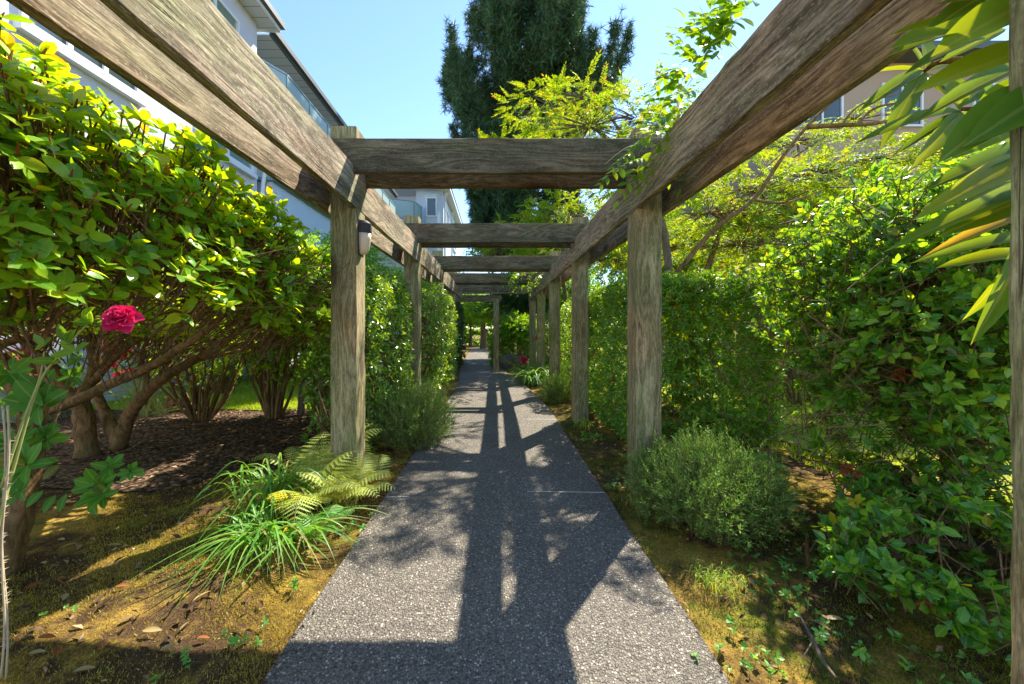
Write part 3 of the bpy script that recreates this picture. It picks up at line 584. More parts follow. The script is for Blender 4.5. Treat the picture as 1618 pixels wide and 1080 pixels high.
# big rhododendron left
def rhodo_big():
    base = G(150, 715); root = plant('rhododendron', 'large rhododendron with bright whorled leaves and forked brown trunks beside the left post', 'shrub', base)
    tips = []; dirs = []
    # crown = union of ellipsoids, open underneath
    bl = [((-2.15, 1.5, 1.55), (.95, .9, .70)), ((-1.9, 2.2, 1.52), (.68, .75, .56)), ((-2.9, 2.6, 1.68), (1.2, 1.1, .66)), ((-2.0, 2.95, 1.42), (.72, .5, .5)), ((-3.2, 1.4, 1.85), (1.2, 1.2, .72)), ((-3.2, 3.9, 1.6), (1.1, .9, .55))]
    for c, r in bl:
        area = 4*math.pi*((r[0]*r[1])**1.6/3+(r[0]*r[2])**1.6/3+(r[1]*r[2])**1.6/3)**(1/1.6)
        p, n_ = shell(int(area*290), c, r, 2.3, .34, .09, s=2.8)
        ok = np.ones(len(p), bool)
        for c2, r2 in bl:
            if c2 != c: ok &= ((np.abs((p-c2)/(np.array(r2)*.86)))**2.3).sum(1) > 1
        ok &= (p[:, 2] > np.interp(p[:, 1], [.8, 1.6, 2.6, 4], [1.22, 1.30, 1.12, 1.1])+bump(p, 4)*.06) & (p[:, 0] < -1.17)
        ok &= ~((p[:, 1] > 2.45) & (p[:, 1] < 2.9) & (p[:, 0] > -1.3))
        ok &= ~((n_[:, 1] > .75) & (p[:, 1] > 3.2)) & (p[:, 1] > .72)
        tips.append(p[ok]); dirs.append(n_[ok])
    p = np.concatenate(tips); d = norm(np.concatenate(dirs)*.5+np.array([.1, .05, .75])+rng.normal(size=p.shape)*.26)
    mb = MB(); n1 = len(p); whorl(mb, p, d, 7, .068, 70, 15, LO, .5, 1.2)
    leaffaces(root, mb, 'rhodo', 'foliage', True)
    # buds
    mb = MB(); sticks(mb, p-d*.02, p+d*.018, .006, .002); sub(mb, 'buds', M['dead'], root)
    mb = MB(); cen = np.array([-2.6, 2.6, .95])
    ends = p-d*.05; inner = p-d*.22-norm(p-cen)*U(.08, .3, len(p))[:, None]; sticks(mb, inner, p, .005, .003)
    # tangle of bare twigs under the crown
    n2 = 900; q, nn = shell(n2, (-2.5, 2.2, 1.42), (1.35, 1.6, .34), 2.3, .9, .1, pw=.8); q = q[q[:, 2] > 1.03]
    e = q+norm(np.stack([U(-1, .7, len(q)), U(-1, 1, len(q)), U(-.1, .55, len(q))], 1))*U(.15, .5, len(q))[:, None]; sticks(mb, q, e, .005, .002)
    sub(mb, 'twigs', M['twig'], root)
    # trunks and limbs from the photograph
    mb = MB()
    T = [([(140, 722, 3.35), (133, 660, 3.32), (128, 628, 3.3), (150, 585, 3.25), (145, 540, 3.2), (138, 500, 3.1), (150, 455, 3.0)], [.11, .085, .07, .055, .045, .035, .02]),
         ([(130, 650, 3.3), (100, 600, 3.2), (60, 555, 3.0), (0, 510, 2.7), (-60, 470, 2.4)], [.06, .045, .035, .028, .02]),
         ([(187, 705, 3.38), (205, 655, 3.3), (235, 618, 3.15), (270, 590, 3.0), (300, 572, 2.9), (325, 558, 2.75), (350, 545, 2.6), (400, 500, 2.4)], [.075, .06, .05, .045, .038, .034, .028, .015]),
         ([(78, 648, 2.9), (120, 632, 2.85), (170, 608, 2.75), (215, 590, 2.65), (255, 570, 2.5), (280, 552, 2.4), (330, 520, 2.3), (380, 470, 2.2)], [.05, .045, .042, .04, .035, .03, .022, .012]),
         ([(190, 700, 3.4), (165, 650, 3.5), (150, 610, 3.6), (170, 560, 3.6), (200, 500, 3.5)], [.07, .055, .045, .035, .02]),
         ([(225, 640, 3.3), (232, 600, 3.35), (225, 560, 3.4), (250, 500, 3.4)], [.035, .03, .025, .015]),
         ([(270, 592, 3.0), (265, 560, 3.0), (275, 520, 2.95), (300, 470, 2.8)], [.03, .025, .02, .01]),
         ([(0, 545, 2.2), (60, 525, 2.3), (110, 518, 2.4), (160, 512, 2.5), (215, 520, 2.7)], [.03, .026, .022, .018, .014]),
         ([(0, 500, 1.7), (70, 470, 1.8), (120, 445, 1.9), (180, 415, 2.0), (230, 380, 2.1)], [.024, .021, .018, .014, .008]),
         ([(40, 620, 3.6), (60, 560, 3.6), (95, 500, 3.5), (100, 450, 3.3)], [.06, .05, .045, .03]),
         ([(0, 560, 3.0), (30, 590, 3.1), (70, 600, 3.2), (110, 610, 3.25)], [.04, .04, .045, .05]),
         ([(148, 602, 3.25), (185, 560, 3.1), (230, 530, 2.9), (300, 505, 2.7), (350, 480, 2.5)], [.04, .03, .024, .018, .01]),
         ([(300, 572, 2.9), (350, 560, 2.9), (400, 548, 2.9), (460, 520, 2.8)], [.02, .016, .012, .006])]
    for pts, rr in T: tube(mb, [P(*q) for q in pts], [r*.82 for r in rr], 9, 6, .22)
    sub(mb, 'trunk', M['bark'], root, True)
    return root
rhodo_big()

# nearest rhododendron at the left edge: trunk and drooping shoots
def rhodo_near():
    base = P(15, 905, 1.74); base[2] = 0; root = plant('rhododendron', 'leaning mossy trunk with low rhododendron shoots at the left edge beside the rose canes', 'shrub', base)
    mb = MB(); tube(mb, [P(-5, 930, 1.74), P(8, 880, 1.74), P(35, 780, 1.76), P(52, 700, 1.8), P(30, 620, 1.8), P(-40, 560, 1.8)], [.075, .062, .05, .04, .03, .022], 12, 6, .2); tube(mb, [P(45, 720, 1.79), P(70, 640, 1.7), P(60, 560, 1.6)], [.02, .016, .01], 8)
    sub(mb, 'trunk', M['bark'], root, True)
    W = [(58, 612, 1.55, .1), (40, 735, 1.5, .1), (28, 640, 1.6, .09), (60, 640, 1.5, .1), (172, 738, 1.75, .092), (150, 765, 1.72, .085), (205, 745, 1.76, .06), (30, 775, 1.55, .08), (120, 570, 1.9, .06), (15, 700, 1.6, .09), (70, 690, 1.7, .08), (160, 780, 1.7, .07), (115, 595, 1.95, .06), (15, 590, 1.7, .09)]
    mb = MB(); tw = MB()
    for x, y, D, s in W:
        q = P(x, y, D)[None]; d = norm(np.array([[.25, -.75, .35]])+rng.normal(size=(1, 3))*.18); whorl(mb, q, d, 8, s*1.0, 72, 10, LO, .25, 1.15)
        sticks(tw, P(52, 700, 1.78)[None] if x < 100 else P(60, 735, 1.75)[None], q, .005, .003)
    for x, y, D in ((95, 735, 1.75), (68, 775, 1.7), (88, 782, 1.72), (105, 780, 1.73), (145, 790, 1.72)):
        inst(mb, L4, P(x, y, D)[None], np.array([[rng.uniform(-.5, .5), -.3, rng.uniform(-.6, .2)]]), np.array([[0, -1, .3]]), np.array([.075]), np.array([1.5]))
    leaffaces(root, mb, 'rhodo_dark', 'foliage', True); sub(tw, 'twigs', M['twig'], root)
rhodo_near()

def stems_shrub(label, base, n, h, spread, leafk='rhodo', top=True, r=.03, seed=0, nm='shrub', lc=None):
    base = np.array(base, float); root = plant(nm, label, 'shrub', base); mb = MB(); tw = MB(); tips = []
    for i in range(n):
        a = U(0, 6.28); s = U(.2, 1)*spread; p0 = base+[math.cos(a)*.07, math.sin(a)*.07, -.02]; p1 = base+[math.cos(a)*s*.45, math.sin(a)*s*.3, h*U(.2, .35)]
        p2 = base+[math.cos(a+.3)*s*.8, math.sin(a+.3)*s*.6, h*U(.5, .65)]; p3 = base+[math.cos(a)*s, math.sin(a)*s*.8, h*U(.85, 1.1)]
        rr = r*U(.5, 1); tube(mb, [p0, p1, p2, p3], [rr, rr*.75, rr*.5, rr*.25], 6, 4, .15)
        for _ in range(9):
            t = U(.3, 1); q = p1+(p2-p1)*t if rng.random() < .5 else p2+(p3-p2)*t; e = q+np.array([U(-.3, .3), U(-.3, .3), U(.0, .35)])*h*.5; sticks(tw, q[None], e[None], .005, .002); tips.append(e)
    sub(mb, 'stems', M['greybark'] if r < .02 else M['bark'], root, True); sub(tw, 'twigs', M['twig'], root)
    mb = MB()
    if top:
        p, nr = shell(top if top is not True else 700, base+[0, 0, h+.25], (spread*1.25, spread*1.1, .5), 2.3, .6, .1); d = norm(nr+np.array([.1, 0, .5]))
        whorl(mb, p, d, 6, .085, 60, 14, L2, .5, 1.2)
    tp = np.array(tips); whorl(mb, tp, norm(rdir(len(tp))+[0, 0, .6]), 5, .06, 55, 14, L2, .6)
    leaffaces(root, mb, leafk)
stems_shrub('multi-stemmed shrub with thin fanning bare stems, behind the big rhododendron', G(318, 664), 26, 1.1, .75, 'rhodo', 420, .028)
stems_shrub('dark upright shrub with reddish dead leaves between fan-stemmed shrub and post', G(432, 662), 22, 1.2, .45, 'rhodo', 380, .03)
stems_shrub('tall thin shrub stems right against the back of the left post', G(508, 668), 16, 1.25, .38, 'rhodo', 320, .025)
stems_shrub('shaded shrub at the back of the lawn behind the rose blooms', (-4.9, 6.6, 0), 20, .9, .8, 'tree', 350, .02)
stems_shrub('low bright green bush on the lawn edge behind the bare stems', (-3.6, 7.6, 0), 18, .45, .7, 'tree', 420, .015)
stems_shrub('green bush on the lawn just beyond the tall thin stems', (-2.6, 6.9, 0), 18, .6, .5, 'bush', 420, .015)

# hedges
def hedge(nm, label, c, r, dens, mk, size, tm=L1, p=5., k=6, L=.09, depth=.35, amp=.06, cat='hedge', keep=None, th=50, up=.35, wide=1., stems=True, group=None, jut=.0, s=2.2, inner=1.0, dead=0):
    base = (c[0], c[1], float(gz(c[0], c[1]))); root = plant(nm, label, cat, base, group)
    A = 8*(r[0]*r[1]+r[0]*r[2]+r[1]*r[2])
    def kp(q, n_):
        ok = (q[:, 2] > gz(0, q[:, 1])+.02) & ~((n_[:, 2] < -.7))
        # leave out what only a viewer behind the hedge could see
        ok &= ~((n_[:, 1] > .8) & (rng.random(len(q)) < .6))
        if keep is not None: ok &= keep(q, n_)
        return ok
    q, n_ = shell(int(A*dens), c, r, p, depth, amp, kp, s=s); d = norm(n_*.75+[0, 0, up]+rng.normal(size=q.shape)*.35)
    if jut: q = q+d*(U(0, 1, len(q))**6*jut)[:, None]
    mb = MB(); shoots(mb, q, d, k, size, L, th, tm, wide); leaffaces(root, mb, mk)
    tw = MB(); sticks(tw, q-d*L*1.3, q, .0022, .0015)
    # inner branches
    n3 = int(60*A**.5*inner) if stems else 0
    if n3:
        a = np.stack([c[0]+U(-.6, .6, n3)*r[0], c[1]+U(-.8, .8, n3)*r[1], np.full(n3, c[2]-r[2]*.95)+U(0, 1, n3)*r[2]*1.2], 1)
        b = a+np.stack([U(-.4, .4, n3)*r[0], U(-.4, .4, n3), U(.1, .5, n3)], 1); sticks(tw, a, b, .011, .004)
    sub(tw, 'branches', M['twig'], root)
    if dead:
        mb = MB()
        for _ in range(dead):
            i = rng.integers(len(q)); whorl(mb, np.repeat(q[i][None], 3, 0)+rng.normal(size=(3, 3))*.012, norm(np.repeat(d[i][None], 3, 0)*.3+[0, 0, -1]+rng.normal(size=(3, 3))*.3), 4, size*1.2, 35, 10, L1)
        sub(mb, 'dead_leaves', M['dead'], root)
    return root
hedge('clipped_hedge', 'square clipped dark hedge filling the gap behind the first right post', (1.93, 4.3, .85), (.76, 1.05, .86), 500, 'hedge', .05, L1, 7., 6, .06, .22, .03, dead=10, stems=False)
hedge('clipped_hedge', 'small leaved clipped hedge between the second and third right posts', (1.75, 7.0, .8), (.55, 1.15, .9), 170, 'hedge', .055, L1, 5., 5, .08, .35, .06)
hedge('clipped_hedge', 'distant clipped hedge right of the bright strap leaved clump', (1.75, 10.2, .7), (.5, 1.5, .95), 90, 'hedge', .07, L1, 4., 5, .08, .35, .08)
hedge('broadleaf_hedge', 'tall glossy hedge just beyond the first left post', (-1.42, 4.1, .95), (.42, .78, .9), 230, 'hedge2', .058, L2, 3.6, 6, .05, .35, .09, th=62)
hedge('broadleaf_hedge', 'rounded glossy hedge just beyond the second left post', (-1.3, 6.5, 1.0), (.56, 1.2, .96), 150, 'hedge2', .062, L1, 3.2, 6, .05, .35, .09, th=62)
hedge('dark_hedge', 'tall dark hedge bordering the shaded end of the path on its left', (-2.0, 12.4, .9), (.85, 2.2, 1.4), 70, 'dark', .09, L1, 4, 6, .08, .3, .1)
hedge('dark_hedge', 'low dark hedge farthest along the left of the path', (-2.9, 20, .6), (.9, 4, 1.3), 25, 'dark', .14, L1, 3, 6, .1, .3, .15)
hedge('broadleaf_hedge', 'leafy bush right of the shaded far path behind the middle post', (-.35+.55, 13.4, .2), (.45, 1., .8), 80, 'bush', .09, L1, 3, 6, .08, .4, .1)
# large loose bush, right foreground
def right_bush():
    root = plant('evergreen_bush', 'large loose broad leaved evergreen bush filling the right side of the picture', 'shrub', (2.35, 2.0, 0))
    mb = MB(); tw = MB(); bl = [((2.55, 2.35, 1.4), (.72, .75, .75), 1.), ((2.2, 1.85, 1.15), (.36, .45, .55), .9), ((2.2, 1.55, .2), (.8, .45, .27), .9), ((2.9, 1.7, 1.45), (.8, .8, .75), .8), ((3.1, 2.8, 1.55), (.8, .7, .75), .8), ((2.3, 2.25, .85), (.3, .4, .75), .8), ((2.45, 2.0, .75), (.45, .4, .6), .9)]
    allq = []
    for c, r, dn in bl:
        A = 8*(r[0]*r[1]+r[0]*r[2]+r[1]*r[2])
        q, n_ = shell(int(A*165*dn), c, r, 2.2, .55, .12, lambda q, n_: (q[:, 2] > .03) & (q[:, 0] > 1.28+.16*(q[:, 2] > .6)) & (q[:, 1] > .95), pw=1.1, s=3.)
        # ragged holes low in the bush where the lawn shows
        hole = (q[:, 2] < .72) & (q[:, 2] > .36) & (bump(q, 3.3) > .12) & (q[:, 0] > 1.7); hole2 = bump(q+5, 2.4) > .55
        q, n_ = q[~hole & ~hole2], n_[~hole & ~hole2]
        d = norm(n_*.6+[-.15, -.15, .35]+rng.normal(size=q.shape)*.45); whorl(mb, q, d, 6, .056, 55, 16, L2, .9, 1.3); sticks(tw, q-d*.16-rng.normal(size=q.shape)*.03, q, .003, .002); allq.append(q)
    leaffaces(root, mb, 'bush')
    n = 650; a = np.stack([U(1.6, 3.4, n), U(1.7, 2.9, n), U(.1, 1.9, n)], 1); b = a+norm(rdir(n)+[0, 0, .3])*U(.08, .35, n)[:, None]; sticks(tw, a, b, .0045, .002)
    sub(tw, 'twigs', M['twig'], root)
    mb = MB(); D = 2.3
    for pts, rr in (([(1560, 900, 2.0), (1555, 850, 2.05), (1530, 800, 2.1), (1515, 740, 2.2), (1500, 640, 2.3), (1490, 560, 2.4)], [.06, .055, .05, .05, .04, .02]), ([(1500, 840, 2.3), (1495, 760, 2.4), (1490, 700, 2.4), (1440, 600, 2.4)], [.03, .03, .028, .015]),
                    ([(1618, 700, 1.9), (1560, 695, 2.1), (1480, 690, 2.3), (1400, 660, 2.5)], [.03, .028, .024, .012]), ([(1515, 740, 2.2), (1560, 680, 2.1), (1600, 600, 2.0)], [.03, .02, .012]), ([(1500, 660, 2.3), (1420, 560, 2.3), (1380, 450, 2.3)], [.025, .018, .008]), ([(1600, 880, 2.0), (1500, 860, 1.9), (1400, 850, 1.8), (1330, 830, 1.8)], [.02, .016, .012, .006])):
        tube(mb, [P(*q) for q in pts], rr, 8, 5, .15)
    sub(mb, 'trunk', M['bark'], root, True)
    mb = MB()
    for x, y, D_, k in ((1418, 590, 1.9, 8), (1335, 735, 1.95, 9), (1480, 950, 1.35, 9), (1500, 940, 1.35, 6), (1575, 580, 1.9, 4), (1425, 755, 2.1, 4), (1440, 525, 2.1, 4), (1412, 392, 2.3, 5)):
        q = P(x, y, D_)+rng.normal(size=(k, 3))*.012; whorl(mb, q, norm(rng.normal(size=(k, 3))*.5+[0, -.5, -1]), 4, .05, 40, 15, L2)
    sub(mb, 'dead_leaves', M['dead'], root)
right_bush()
stems_shrub('bright shrub behind the right clipped hedge in the sunlit gap', (2.9, 4.9, 0), 16, 1.2, .9, 'gold', 700, .02)
stems_shrub('sunlit golden bush farther right beyond the loose evergreen', (4.6, 5.6, 0), 16, 1.3, 1.2, 'gold', 900, .02)
stems_shrub('green bush at the far right edge of the side lawn', (6.5, 5.0, 0), 16, 1.4, 1.4, 'bush', 800, .02)

# needle-leaved low shrubs
def needle_shrub(label, c, r, n, size=.06, mk='rosem', nm='needle_shrub'):
    root = plant(nm, label, 'shrub', (c[0], c[1], float(gz(c[0], c[1])))); q, n_ = shell(n, c, r, 2., .6, .08, lambda q, n_: q[:, 2] > gz(0, q[:, 1])+.01, s=7)
    d = norm(n_*.6+[0, 0, .7]+rng.normal(size=q.shape)*.3); q = q+d*(U(0, 1, len(q))**3*.13)[:, None]
    mb = MB(); u, v = perp(d)
    for j in range(14):
        ph = j*2.4+U(0, .5, len(q)); t = np.radians(rng.normal(38, 10, len(q)))[:, None]
        inst(mb, L1n, q-d*(.09*j/14), np.cos(t)*d+np.sin(t)*(np.cos(ph)[:, None]*u+np.sin(ph)[:, None]*v), d+rng.normal(size=q.shape)*.3, size*.42*U(.7, 1.2, len(q)), .75)
    leaffaces(root, mb, mk); tw = MB(); sticks(tw, q-d*.14, q, .0016, .001)
    base = np.array([c[0], c[1], float(gz(c[0], c[1]))]); a = base+rng.normal(size=(60, 3))*[r[0]*.25, r[1]*.25, .01]; sticks(tw, a, q[rng.integers(len(q), size=60)]-.02, .004, .002)
    sub(tw, 'stems', M['twig'], root)
needle_shrub('feathery low evergreen shrub spilling onto the path beyond the first left post', (-.83, 3.85, .24), (.36, .5, .34), 2300)
needle_shrub('feathery rounded dwarf shrub at the foot of the first right post', (1.3, 2.28, .18), (.42, .4, .27), 3000)
needle_shrub('small dark feathery shrub between the second and third right posts', (.98, 6.1, .1), (.24, .3, .3), 900, .07)
hedge('evergreen_bush', 'shaded low bush under the first hedge on the left', (-1.35, 3.3, .2), (.3, .25, .28), 120, 'hedge2', .05, L2, 2.2, 5, .04, .5, .05, cat='shrub')

# ferns
def pinna(n, seed):
    ts = []
    for i in range(n):
        t = .08+.9*i/n; l = .13*(1-t)**.6+.03
        if i == 0: ts.append(leaf(3, .05, .1, .08))
        for sd in (-1, 1): m = MB(); inst(m, L1, np.array([[0, t, -.08*t*t]]), np.array([[sd, .55, -.12]]), np.array([[0, 0, 1.]]), l); ts.append((m.V[0], L1[1]))
    return merge(ts)
PIN = pinna(7, 1)
def frond_pts(base, az, L, rise, droop):
    pts = []; d = np.array([math.cos(az), math.sin(az), 0])
    for i in range(13): t = i/12; pts.append(base+d*L*(t*.74)+np.array([0, 0, L*(rise*t-droop*t*t)]))
    return np.array(pts)
def fern(label, base, n, L, azr=(0, 6.28), group=None, mk='fern'):
    base = np.array(base, float); root = plant('fern', label, 'fern', base, group); mb = MB(); st = MB()
    for i in range(n):
        az = U(*azr); ln = L*U(.7, 1.1); pt = frond_pts(base+rng.normal(size=3)*[.05, .05, 0], az, ln, U(.95, 1.5), U(.65, 1.05)); tube(st, pt[::3], [.0035, .003, .002, .0015, .0008], 4, 2)
        K = 14; s = np.linspace(.14, .97, K); idx = s*12; i0 = np.minimum(idx.astype(int), 11); fr = (idx-i0)[:, None]
        p = pt[i0]*(1-fr)+pt[i0+1]*fr; T = norm(pt[i0+1]-pt[i0]); side = norm(np.cross(T, [0, 0, 1.])); nn = np.cross(side, T)
        ll = ln*.27*np.sin(np.pi*np.clip((s-.02)/1.0, 0, 1)**.62)**.8+.006; tw = rng.uniform(-.35, .35)
        for sd in (-1, 1): inst(mb, PIN, p, side*sd+T*.38-nn*.1+np.array([0, 0, -.12]), nn+side*tw, ll*U(.9, 1.1, K))
    leaffaces(root, mb, mk, 'fronds'); sub(st, 'stalks', M['cane'], root)
fern('pale fern with spreading fronds at the foot of the left post', (-1.02, 2.42, 0), 20, .46)
fern('pale fern with fronds arching toward the path, right of the left post', (-1.0, 2.76, 0), 15, .38)
fern('fern just left of the strap leaves and left post', (-1.25, 2.35, 0), 18, .52)
fern('upright fern behind the strap leaves near the mulch', (-1.4, 2.8, 0), 12, .55)
fern('small darker fern at the moss edge below the pale ferns', (-.98, 2.02, 0), 8, .26, mk='weed')
fern('shaded fern behind the dwarf shrub at the right post', (1.8, 2.75, 0), 9, .42, mk='weed')

# strap-leaved clumps
def straps(label, base, n, L, wd, azr=(0, 6.28), upr=(.9, 1.6), name='daylily_clump', lean=None, spread=.05, mk='strap', cat='plant', group=None):
    base = np.array(base, float); root = plant(name, label, cat, base, group); mb = MB()
    for i in range(n):
        az = U(*azr); ln = L*U(.6, 1.15); up = U(*upr); b = base+np.array([rng.normal()*spread, rng.normal()*spread, 0]); d = np.array([math.cos(az), math.sin(az), 0]); side = np.array([-d[1], d[0], 0]); v = []; K = 11
        for k in range(K):
            t = k/(K-1); out_ = ln*(.25*t+.75*t**2)*(.35+.5/up); zz = ln*(up*.62*t-(.75*up-.1)*t**2.4*.85); c = b+d*out_+[0, 0, max(zz, -.0)+.005]
            w_ = wd*(1-.0*t)*(min(1, .5+2*t))*max(.04, (1-t**2.5)); v += [c-side*w_+[0, 0, w_*.5], c, c+side*w_+[0, 0, w_*.5]]
        mb.add(v, [(3*k+a, 3*k+a+1, 3*k+a+4, 3*k+a+3) for k in range(K-1) for a in (0, 1)])
    leaffaces(root, mb, mk, 'leaves', True); return root
straps('daylily clump with long arching leaves drooping over the moss left of the path', (-1.25, 2.0, 0), 75, .56, .0066, (2.0, 5.8), (.8, 1.5))
straps('upright strap leaved clump standing behind the arching daylily', (-1.42, 2.35, 0), 110, .62, .0062, (0, 6.28), (1.3, 2.2), spread=.09)
straps('broad bladed clump close to the small dark fern', (-1.05, 2.0, 0), 34, .48, .009, (3.6, 6.8), (.8, 1.6))
straps('bright green daylily clump beyond the second right post at the path edge', (.86, 8.2, float(gz(0, 8.2))), 170, 1.05, .015, (0, 6.28), (.9, 1.8), spread=.16)
straps('broad leaved plant rising in front of the mulch beside the left post', (-1.28, 2.75, 0), 12, .5, .012, (0, 6.28), (1.6, 2.4))
straps('fine grass tuft in the moss right of the path', (1.0, 1.66, 0), 130, .13, .0012, (0, 6.28), (1.4, 2.4), 'grass_tuft', spread=.05, mk='grass')
straps('sparse grass tuft at the base of the right post', (.93, 2.45, 0), 60, .1, .0014, (0, 6.28), (1.4, 2.4), 'grass_tuft', spread=.05, mk='grass')
straps('arching pale grass under the clipped hedge', (1.02, 4.3, 0), 22, .35, .004, (2, 5), (1., 1.8), 'grass_tuft', spread=.05, mk='grass')

# weeds
def weed(label, base, n, s, mk='weed', spread=.1, nm='weed'):
    base = np.array(base, float); root = plant(nm, label, 'weed', base); mb = MB(); st = MB()
    q = base+np.stack([rng.normal(size=n)*spread, rng.normal(size=n)*spread, U(-.005, .03, n)], 1); d = norm(rng.normal(size=(n, 3))*.35+[0, 0, 1]); whorl(mb, q, d, 5, s, 68, 12, L2, .8, 1.4); sticks(st, q-[0, 0, .08], q, .0012, .001)
    leaffaces(root, mb, mk); sub(st, 'stalks', M['cane'], root)
WD = [('leafy weeds at the path edge in the sun, bottom right', G(1180, 1040), 26, .026, .07), ('weed patch right of the dwarf shrub', G(1200, 900), 30, .03, .08), ('weeds among the moss between the path and dead twig', G(1240, 960), 16, .028, .08), ('weeds beside the bare soil under the loose bush', G(1330, 1000), 26, .032, .12), ('creeping weeds in the bottom right corner below the bush', G(1480, 1060), 34, .034, .13),
      ('little weed by the path at the left moss edge', G(460, 930), 4, .028, .015), ('weed seedlings in the shaded moss at the bottom left', G(290, 1050), 12, .022, .05), ('pale weed in the sunny moss left of the path', G(400, 1005), 8, .03, .04), ('tiny weeds on the dark mulch left of the daylily', G(120, 970), 6, .018, .06), ('weeds at the path edge under the ferns', G(560, 830), 14, .03, .06), ('low weeds along the foot of the first right post', G(975, 765), 24, .028, .06), ('weeds on the moss in front of the clipped hedge', G(935, 690), 22, .04, .1), ('weeds under the left side of the loose evergreen bush', G(1290, 900), 34, .035, .12)]
for a in WD: weed(a[0], a[1], max(4, int(a[2]*.7)), a[3]*.82, spread=a[4])

# fallen leaves and twigs, each its own
FL = [(605/2.697, 870/2.697+680, .9, 'long pale fallen leaf on the dark moss'), (765/2.697, 850/2.697+680, .5, 'curled pale fallen leaf nearest the daylily tips'), (680/2.697, 935/2.697+680, .6, 'longest cream fallen leaf near the bottom left shadow edge'), (842/2.697, 875/2.697+680, .2, 'peach coloured fallen leaf beside reddish twigs'),
      (245/2.697, 985/2.697+680, .7, 'yellow orange fallen leaf at the bottom left'), (120/2.697, 975/2.697+680, .3, 'pale green fallen leaf near the bottom left corner'), (250/2.697, 520/2.697+680, .4, 'pale fallen leaf lying in shade near the leaning trunk'), (275/2.697, 487/2.697+680, .1, 'tan fallen leaf just above the pale one in the shade'), (195/2.697, 580/2.697+680, .0, 'tan fallen leaf nearest the leaning trunk'), (455/2.697, 508/2.697+680, .2, 'small cream fallen leaf alone on the dark moss'),
      (820/2.697, 745/2.697+680, .3, 'rounded tan fallen leaf below the daylily'), (310/2.697, 1035/2.697+680, .2, 'cream fallen leaf in the sunny patch at the bottom'), (440/2.697, 945/2.697+680, 1.4, 'orange fallen leaf standing on edge'), (280/2.697, 640/2.697+680, .0, 'reddish brown fallen leaf on the shaded moss'), (1018+850/2.697, 815/2.697+680, .1, 'tan fallen leaf near the loose bush on the right'), (1018+180/2.697, 735/2.697+680, .2, 'rust fallen leaf at the right path edge'),
      (1018+330/2.697, 945/2.697+680, 1.5, 'brown fallen leaf on edge beside the right path edge'), (110/2.697, 690/2.697+680, .2, 'small red brown leaf at the left edge in shade'), (490/2.697, 690/2.697+680, .5, 'crimson fallen leaf left of the daylily shadow'), (160/2.697, 905/2.697+680, .6, 'dull red leaf low in the shaded moss')]
for x, y, tilt, lb in FL:
    g_ = G(x, y); mb = MB(); az = U(0, 3.1); ln = U(.045, .075); inst(mb, L4, np.array([[0, 0, .008]]), np.array([[math.cos(az), math.sin(az)*.6, .08]]), np.array([[rng.uniform(-.5, .5), -.4*tilt, 1]]), np.array([ln]), np.array([.8]))
    o = mb.build('fallen_leaf', M['dead'] if ('red' in lb or 'rust' in lb or 'crimson' in lb or 'orange' in lb or 'brown' in lb) else M['fall'], smooth=True); o.location = (g_[0], g_[1], float(relief(np.array([[g_[0]]]), np.array([[g_[1]]]))[0, 0])+.012); tag(o, lb, 'leaf', 'fallen leaves on the moss')
def pebbles():
    n = 4720; X = np.concatenate([U(-4.6, -1.2, 4000), U(-2.2, -.9, 420), U(.95, 2.4, 300)]); Y = np.concatenate([U(2.5, 5.2, 4000), U(1.0, 2.6, 420), U(1.1, 3, 300)])
    Z = relief(X[None], Y[None])[0]+.016; e = 500; Ye = 1.1+7*rng.random(e)**1.5; sg = np.where(rng.random(e) < .5, -1, 1); Xe = pc(Ye)+sg*(pw_(Ye)+rng.normal(size=e)*.02); X = np.concatenate([X, Xe, U(-.7, .7, 40)]); Y = np.concatenate([Y, Ye, U(1.2, 9, 40)]); Z = np.concatenate([Z, gz(Xe, Ye)+.006, np.full(40, .006)+gz(0, Y[-40:])]); n = len(X)
    d = norm(np.stack([rng.normal(size=n), rng.normal(size=n), rng.normal(size=n)*.25], 1)); d[-540:, 2] *= .2; mb = MB(); inst(mb, L1, np.stack([X, Y, Z], 1), d, norm(rng.normal(size=(n, 3))*.4+[0, 0, 1]), np.where(np.arange(n) < n-540, U(.015, .06, n), U(.008, .025, n)), U(.5, 1.1, n))
    o = mb.build('bark_mulch_chips', M['chip']); tag(o, 'brown bark chips and leaf litter over the shaded bed on the left', 'mulch', kind='stuff')
pebbles()
def mossblades(name, n, xr, yr, mk, h, label, thr, off, kind='stuff', cat='moss', outpath=True, zb=.0):
    X = U(xr[0], xr[1], n); Y = yr[0]+(yr[1]-yr[0])*rng.random(n)**1.4; q = np.stack([X, Y, 0*X+off], 1)
    ok = (bump(q, 2.6)+.3*rng.normal(size=n) > thr)
    if outpath: ok &= (np.abs(X-pc(Y)) > pw_(Y)-.012+.035*bump(q, 9)) 
    X, Y = X[ok], Y[ok]; m = len(X); Z = relief(X[None], Y[None])[0]+zb; T = (np.array([[-.12, 0, 0], [.12, 0, 0], [0, 1, .1]]), [(0, 1, 2)])
    mb = MB(); inst(mb, T, np.stack([X, Y, Z], 1), norm(rng.normal(size=(m, 3))*.5+[0, 0, 1]), rdir(m), h*U(.5, 1.3, m)); o = mb.build(name, M[mk]); tag(o, label, cat, kind=kind)
mossblades('moss', 150000, (-2.6, -.74), (1.05, 3.0), 'moss', .0125, 'golden moss carpet along the left of the path', -.04, 0)
mossblades('moss', 60000, (.74, 2.4), (1.05, 3.4), 'mossg', .015, 'green gold moss carpet along the right of the path', -.15, 3)
mossblades('moss', 30000, (-1.5, -.6), (2.9, 9), 'moss', .02, 'moss strip beyond the first left post', -.1, 0)
